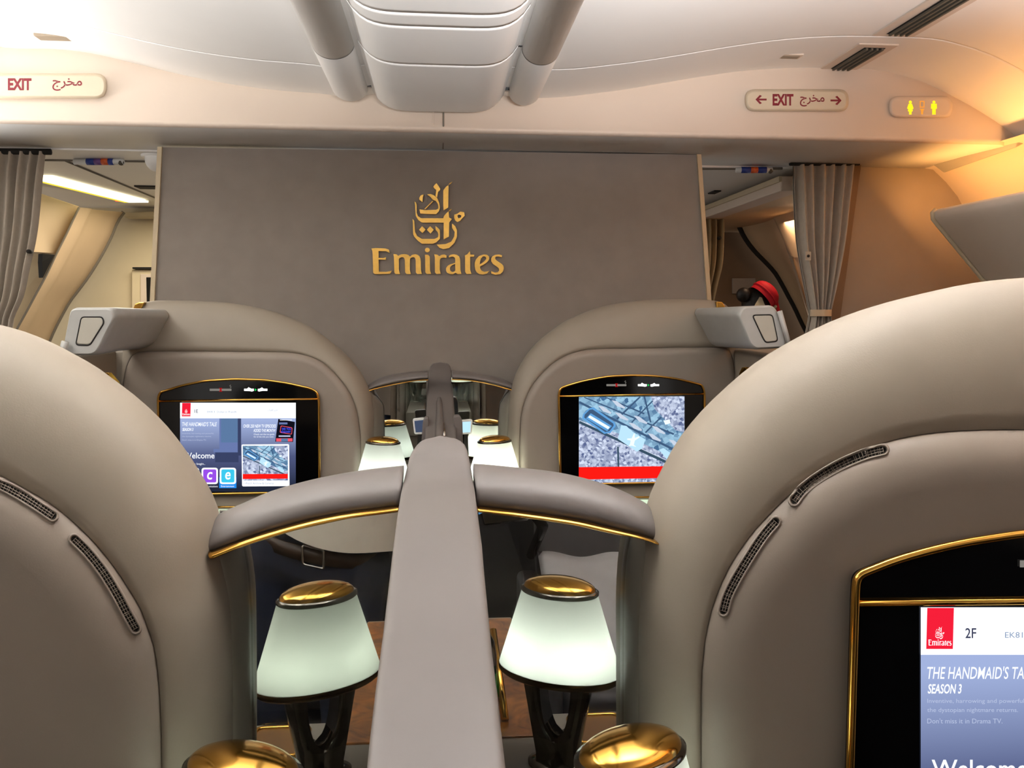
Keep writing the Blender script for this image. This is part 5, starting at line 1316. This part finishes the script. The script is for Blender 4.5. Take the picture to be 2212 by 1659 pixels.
for k in (0, 1):
    capsule(b, (hipL, hipR)[k], kn[k], .085, .055, SKIN); capsule(b, kn[k], an[k], .055, .036, SKIN); capsule(b, an[k] - Vector((0, 0, .03)), an[k] + Vector((0, .15, -.05)), .04, .032, SKIN)
    capsule(b, sh[k], el[k], .05, .038, SKIN); capsule(b, el[k], wr[k], .038, .026, SKIN); hand(b, wr[k], (hc + Vector((.2, .10, .0)) - wr[k]).normalized() * .4 + Vector((.1, .25, .3)), (1, 0, 0), SKIN)
fuse(b, 'body', t, .007)
b = MB(); capsule(b, hipL + Vector((0, 0, .02)), hipR + Vector((0, 0, .02)), .122, .122, JEAN); capsule(b, pel, pel + Vector((.012, 0, .045)), .118, .122, JEAN); capsule(b, hipL + Vector((.03, .01, .03)), hipR + Vector((-.03, .01, .035)), .13, .13, JEAN)
for k in (0, 1): capsule(b, (hipL, hipR)[k], kn[k], .112, .078, JEAN); capsule(b, kn[k], an[k], .078, .062, JEAN)
fuse(b, 'jeans', t, .008)
def band(c, rx, ry, tilt, z0, z1, M, name, par, n=40):
    b = MB(); R = lambda z, e: [Vector((c.x + (rx + e) * math.cos(2 * PI * k / n), c.y + (ry + e) * math.sin(2 * PI * k / n), c.z + z - tilt * rx * math.cos(2 * PI * k / n))) for k in range(n)]
    b.loft([R(z0, -.004), R(z0, .003), R(z1, .003), R(z1, -.004)], M, True); return b.build(name, par)
bc = Vector((-.352, -.262, .945))
belt = band(bc, .185, .142, .26, -.02, .02, LEATHER, 'belt', t)
pb = bc + Vector((.012, .147, -.003))
b = MB(); b.tube([pb + Vector((x, .004, z - .26 * x)) for x, z in rrect(-.028, -.026, .028, .026, .006, 3)], .0035, STEEL, 8, False, True); b.build('buckle', belt)
b = MB(); S = []
for k in range(10):
    s = k / 9; z = .985 + .375 * s; cx = -.325 + .03 * s; rx = .215 - .03 * math.sin(PI * s) * .6; ry = .165 - .01 * s
    S.append([Vector((cx + rx * math.cos(a) * (1 + .03 * math.sin(5 * a)), -.255 + .01 * s + ry * math.sin(a), z + (1 - s) * (-.33 * (rx * math.cos(a)) + .012 * math.sin(3 * a)))) for a in [2 * PI * j / 48 for j in range(48)]])
for s in (.25, .5, .75, 1.0):
    S.append([Vector((-.295 + (.20 - .13 * s) * math.cos(a), -.245 + (.15 - .085 * s) * math.sin(a), 1.36 + .085 * s)) for a in [2 * PI * j / 48 for j in range(48)]])
b.loft(S, SHIRT, True)
shirt = b.build('shirt', t)
b = MB()
for k in (0, 1): capsule(b, sh[k], el[k], .075, .058, SHIRT); capsule(b, el[k], el[k].lerp(wr[k], .8), .055, .04, SHIRT)
fuse(b, 'sleeves', t, .008)
b = MB(); capsule(b, hc + Vector((0, -.02, .06)), hc + Vector((.01, .01, .065)), .092, .082, HAIR); capsule(b, hc + Vector((0, -.05, .02)), hc + Vector((0, -.045, -.03)), .075, .06, HAIR); fuse(b, 'hair', t, .008)
for k in (0, 1):
    b = MB(); capsule(b, an[k] - Vector((0, .03, .05)), an[k] + Vector((0, .17, -.055)), .05, .036, LEATHER); fuse(b, 'shoe', t, .008)
b = MB(); b.box((-.065, -.115, 1.50), (.01, -.105, 1.64), BLACK); tag(b.build('phone', bevel=.004), 'black phone held up by the person in jeans', 'phone')

# cabin crew member in a red hat, standing in the dark galley, head bowed away
c0 = P(1640, 656, 4.62)
hx, hy = c0.x, 4.62; hz = c0.z
t = thing('person', 'person in a red hat, white scarf and hair bun, in the dark galley', 'person', (hx, hy, 0))
f = Vector((.75, .55, -.1)).normalized()
b = MB(); hcz = hz - .03
hd = Vector((hx, hy, hcz)); nk = hd + Vector((-.02, -.01, -.17)); chs = Vector((hx - .02, hy - .02, hcz - .42)); pv = Vector((hx - .02, hy - .02, .95))
head(b, hd, f, SKIN, .95); capsule(b, nk, hd - Vector((0, 0, .05)), .045, .048, SKIN); capsule(b, chs, nk, .115, .05, SKIN); capsule(b, pv, chs, .125, .11, SKIN)
sd = Vector((f.y, -f.x, 0)).normalized()
for k in (-1, 1):
    s0 = nk + sd * k * .16 - Vector((0, 0, .09)); e0_ = s0 + sd * k * .05 + Vector((0, 0, -.29)); w0 = e0_ + f * .12 + Vector((0, 0, -.2))
    capsule(b, nk - Vector((0, 0, .06)), s0, .06, .05, SKIN); capsule(b, s0, e0_, .043, .034, SKIN); capsule(b, e0_, w0, .034, .024, SKIN); hand(b, w0, (f + Vector((0, 0, -1.5))), f, SKIN)
    h0 = pv + sd * k * .08; k0 = Vector((h0.x, h0.y, .5)); a0 = Vector((h0.x, h0.y, .08))
    capsule(b, h0, k0, .08, .052, SKIN); capsule(b, k0, a0, .052, .034, SKIN); capsule(b, a0, a0 + f * .14 + Vector((0, 0, -.03)), .034, .026, SKIN)
fuse(b, 'body', t, .008)
b = MB(); capsule(b, pv, chs, .15, .135, UNIF); capsule(b, chs, nk - Vector((0, 0, .07)), .135, .085, UNIF)
for k in (-1, 1):
    s0 = nk + sd * k * .16 - Vector((0, 0, .09)); e0_ = s0 + sd * k * .05 + Vector((0, 0, -.29)); w0 = e0_ + f * .12 + Vector((0, 0, -.2)); capsule(b, nk - Vector((0, 0, .08)), s0, .075, .062, UNIF); capsule(b, s0, e0_, .06, .05, UNIF); capsule(b, e0_, e0_.lerp(w0, .85), .05, .036, UNIF)
capsule(b, pv, Vector((pv.x, pv.y, .55)), .165, .15, UNIF); fuse(b, 'uniform', t, .01)
b = MB(); capsule(b, hd + Vector((-.02, -.02, .045)), hd + Vector((.0, -.01, .05)), .09, .088, HAIR); capsule(b, hd - f * .05 + Vector((0, 0, -.01)), hd - f * .05 + Vector((0, 0, -.06)), .075, .06, HAIR)
fuse(b, 'hair', t, .008)
b = MB(); pbn = P(1606, 637, 4.56); b.ball(pbn, (.040, .040, .042), HAIR, 16); b.build('hair_bun', t)
hat = MB()
ax = (P(1682, 664, 4.55) - P(1640, 612, 4.55)).normalized()     # the hat slopes down to its peak side
q0 = P(1634, 622, 4.55); q1 = P(1668, 652, 4.55)
up2 = Vector((-ax.z, 0, ax.x)); up2 = up2 if up2.z > 0 else -up2
S = []
for k in range(9):
    a = PI / 2 * k / 8; S.append([(q0 + q1) / 2 + ax * (.083 * math.cos(a) * math.cos(tt)) + Vector((0, .085 * math.cos(a) * math.sin(tt), 0)) + up2 * (.012 + .052 * math.sin(a)) for tt in [2 * PI * j / 28 for j in range(28)]])
S = [[(q0 + q1) / 2 + ax * (.080 * math.cos(tt)) + Vector((0, .082 * math.sin(tt), 0)) - up2 * .028 for tt in [2 * PI * j / 28 for j in range(28)]]] + S
hat.loft(S, RED, True); ho = hat.build('hat', t)
b = MB(); b.tube([(q0 + q1) / 2 + ax * (.0835 * math.cos(tt)) + Vector((0, .0855 * math.sin(tt), 0)) + up2 * .002 for tt in [2 * PI * j / 28 for j in range(28)]], .004, RED, 6, False, True); b.build('hat_band', ho)
b = MB(); b.loft([[P(1641, 641, 4.50), P(1646, 643, 4.50)], [P(1632, 656, 4.48), P(1651, 656, 4.48)], [P(1622, 676, 4.47), P(1660, 672, 4.47)], [P(1612, 720, 4.47), P(1668, 716, 4.47)]], SCARF)
b.loft([[P(1641, 641, 4.51), P(1646, 643, 4.51)], [P(1632, 656, 4.495), P(1651, 656, 4.495)], [P(1622, 676, 4.485), P(1660, 672, 4.485)], [P(1612, 720, 4.485), P(1668, 716, 4.485)]], SCARF)
b.build('scarf', t)
b = MB(); b.ball(P(1675, 662, 4.50), .009, SCARF, 10); b.build('earring', t)
b = MB(); b.loft([[P(1664, 640, 4.52), P(1672, 636, 4.52)], [P(1674, 654, 4.51), P(1681, 652, 4.51)], [P(1680, 680, 4.51), P(1687, 678, 4.51)]], RED); b.loft([[P(1664, 640, 4.535), P(1672, 636, 4.535)], [P(1674, 654, 4.525), P(1681, 652, 4.525)], [P(1680, 680, 4.525), P(1687, 678, 4.525)]], RED); b.build('hat_veil', ho)
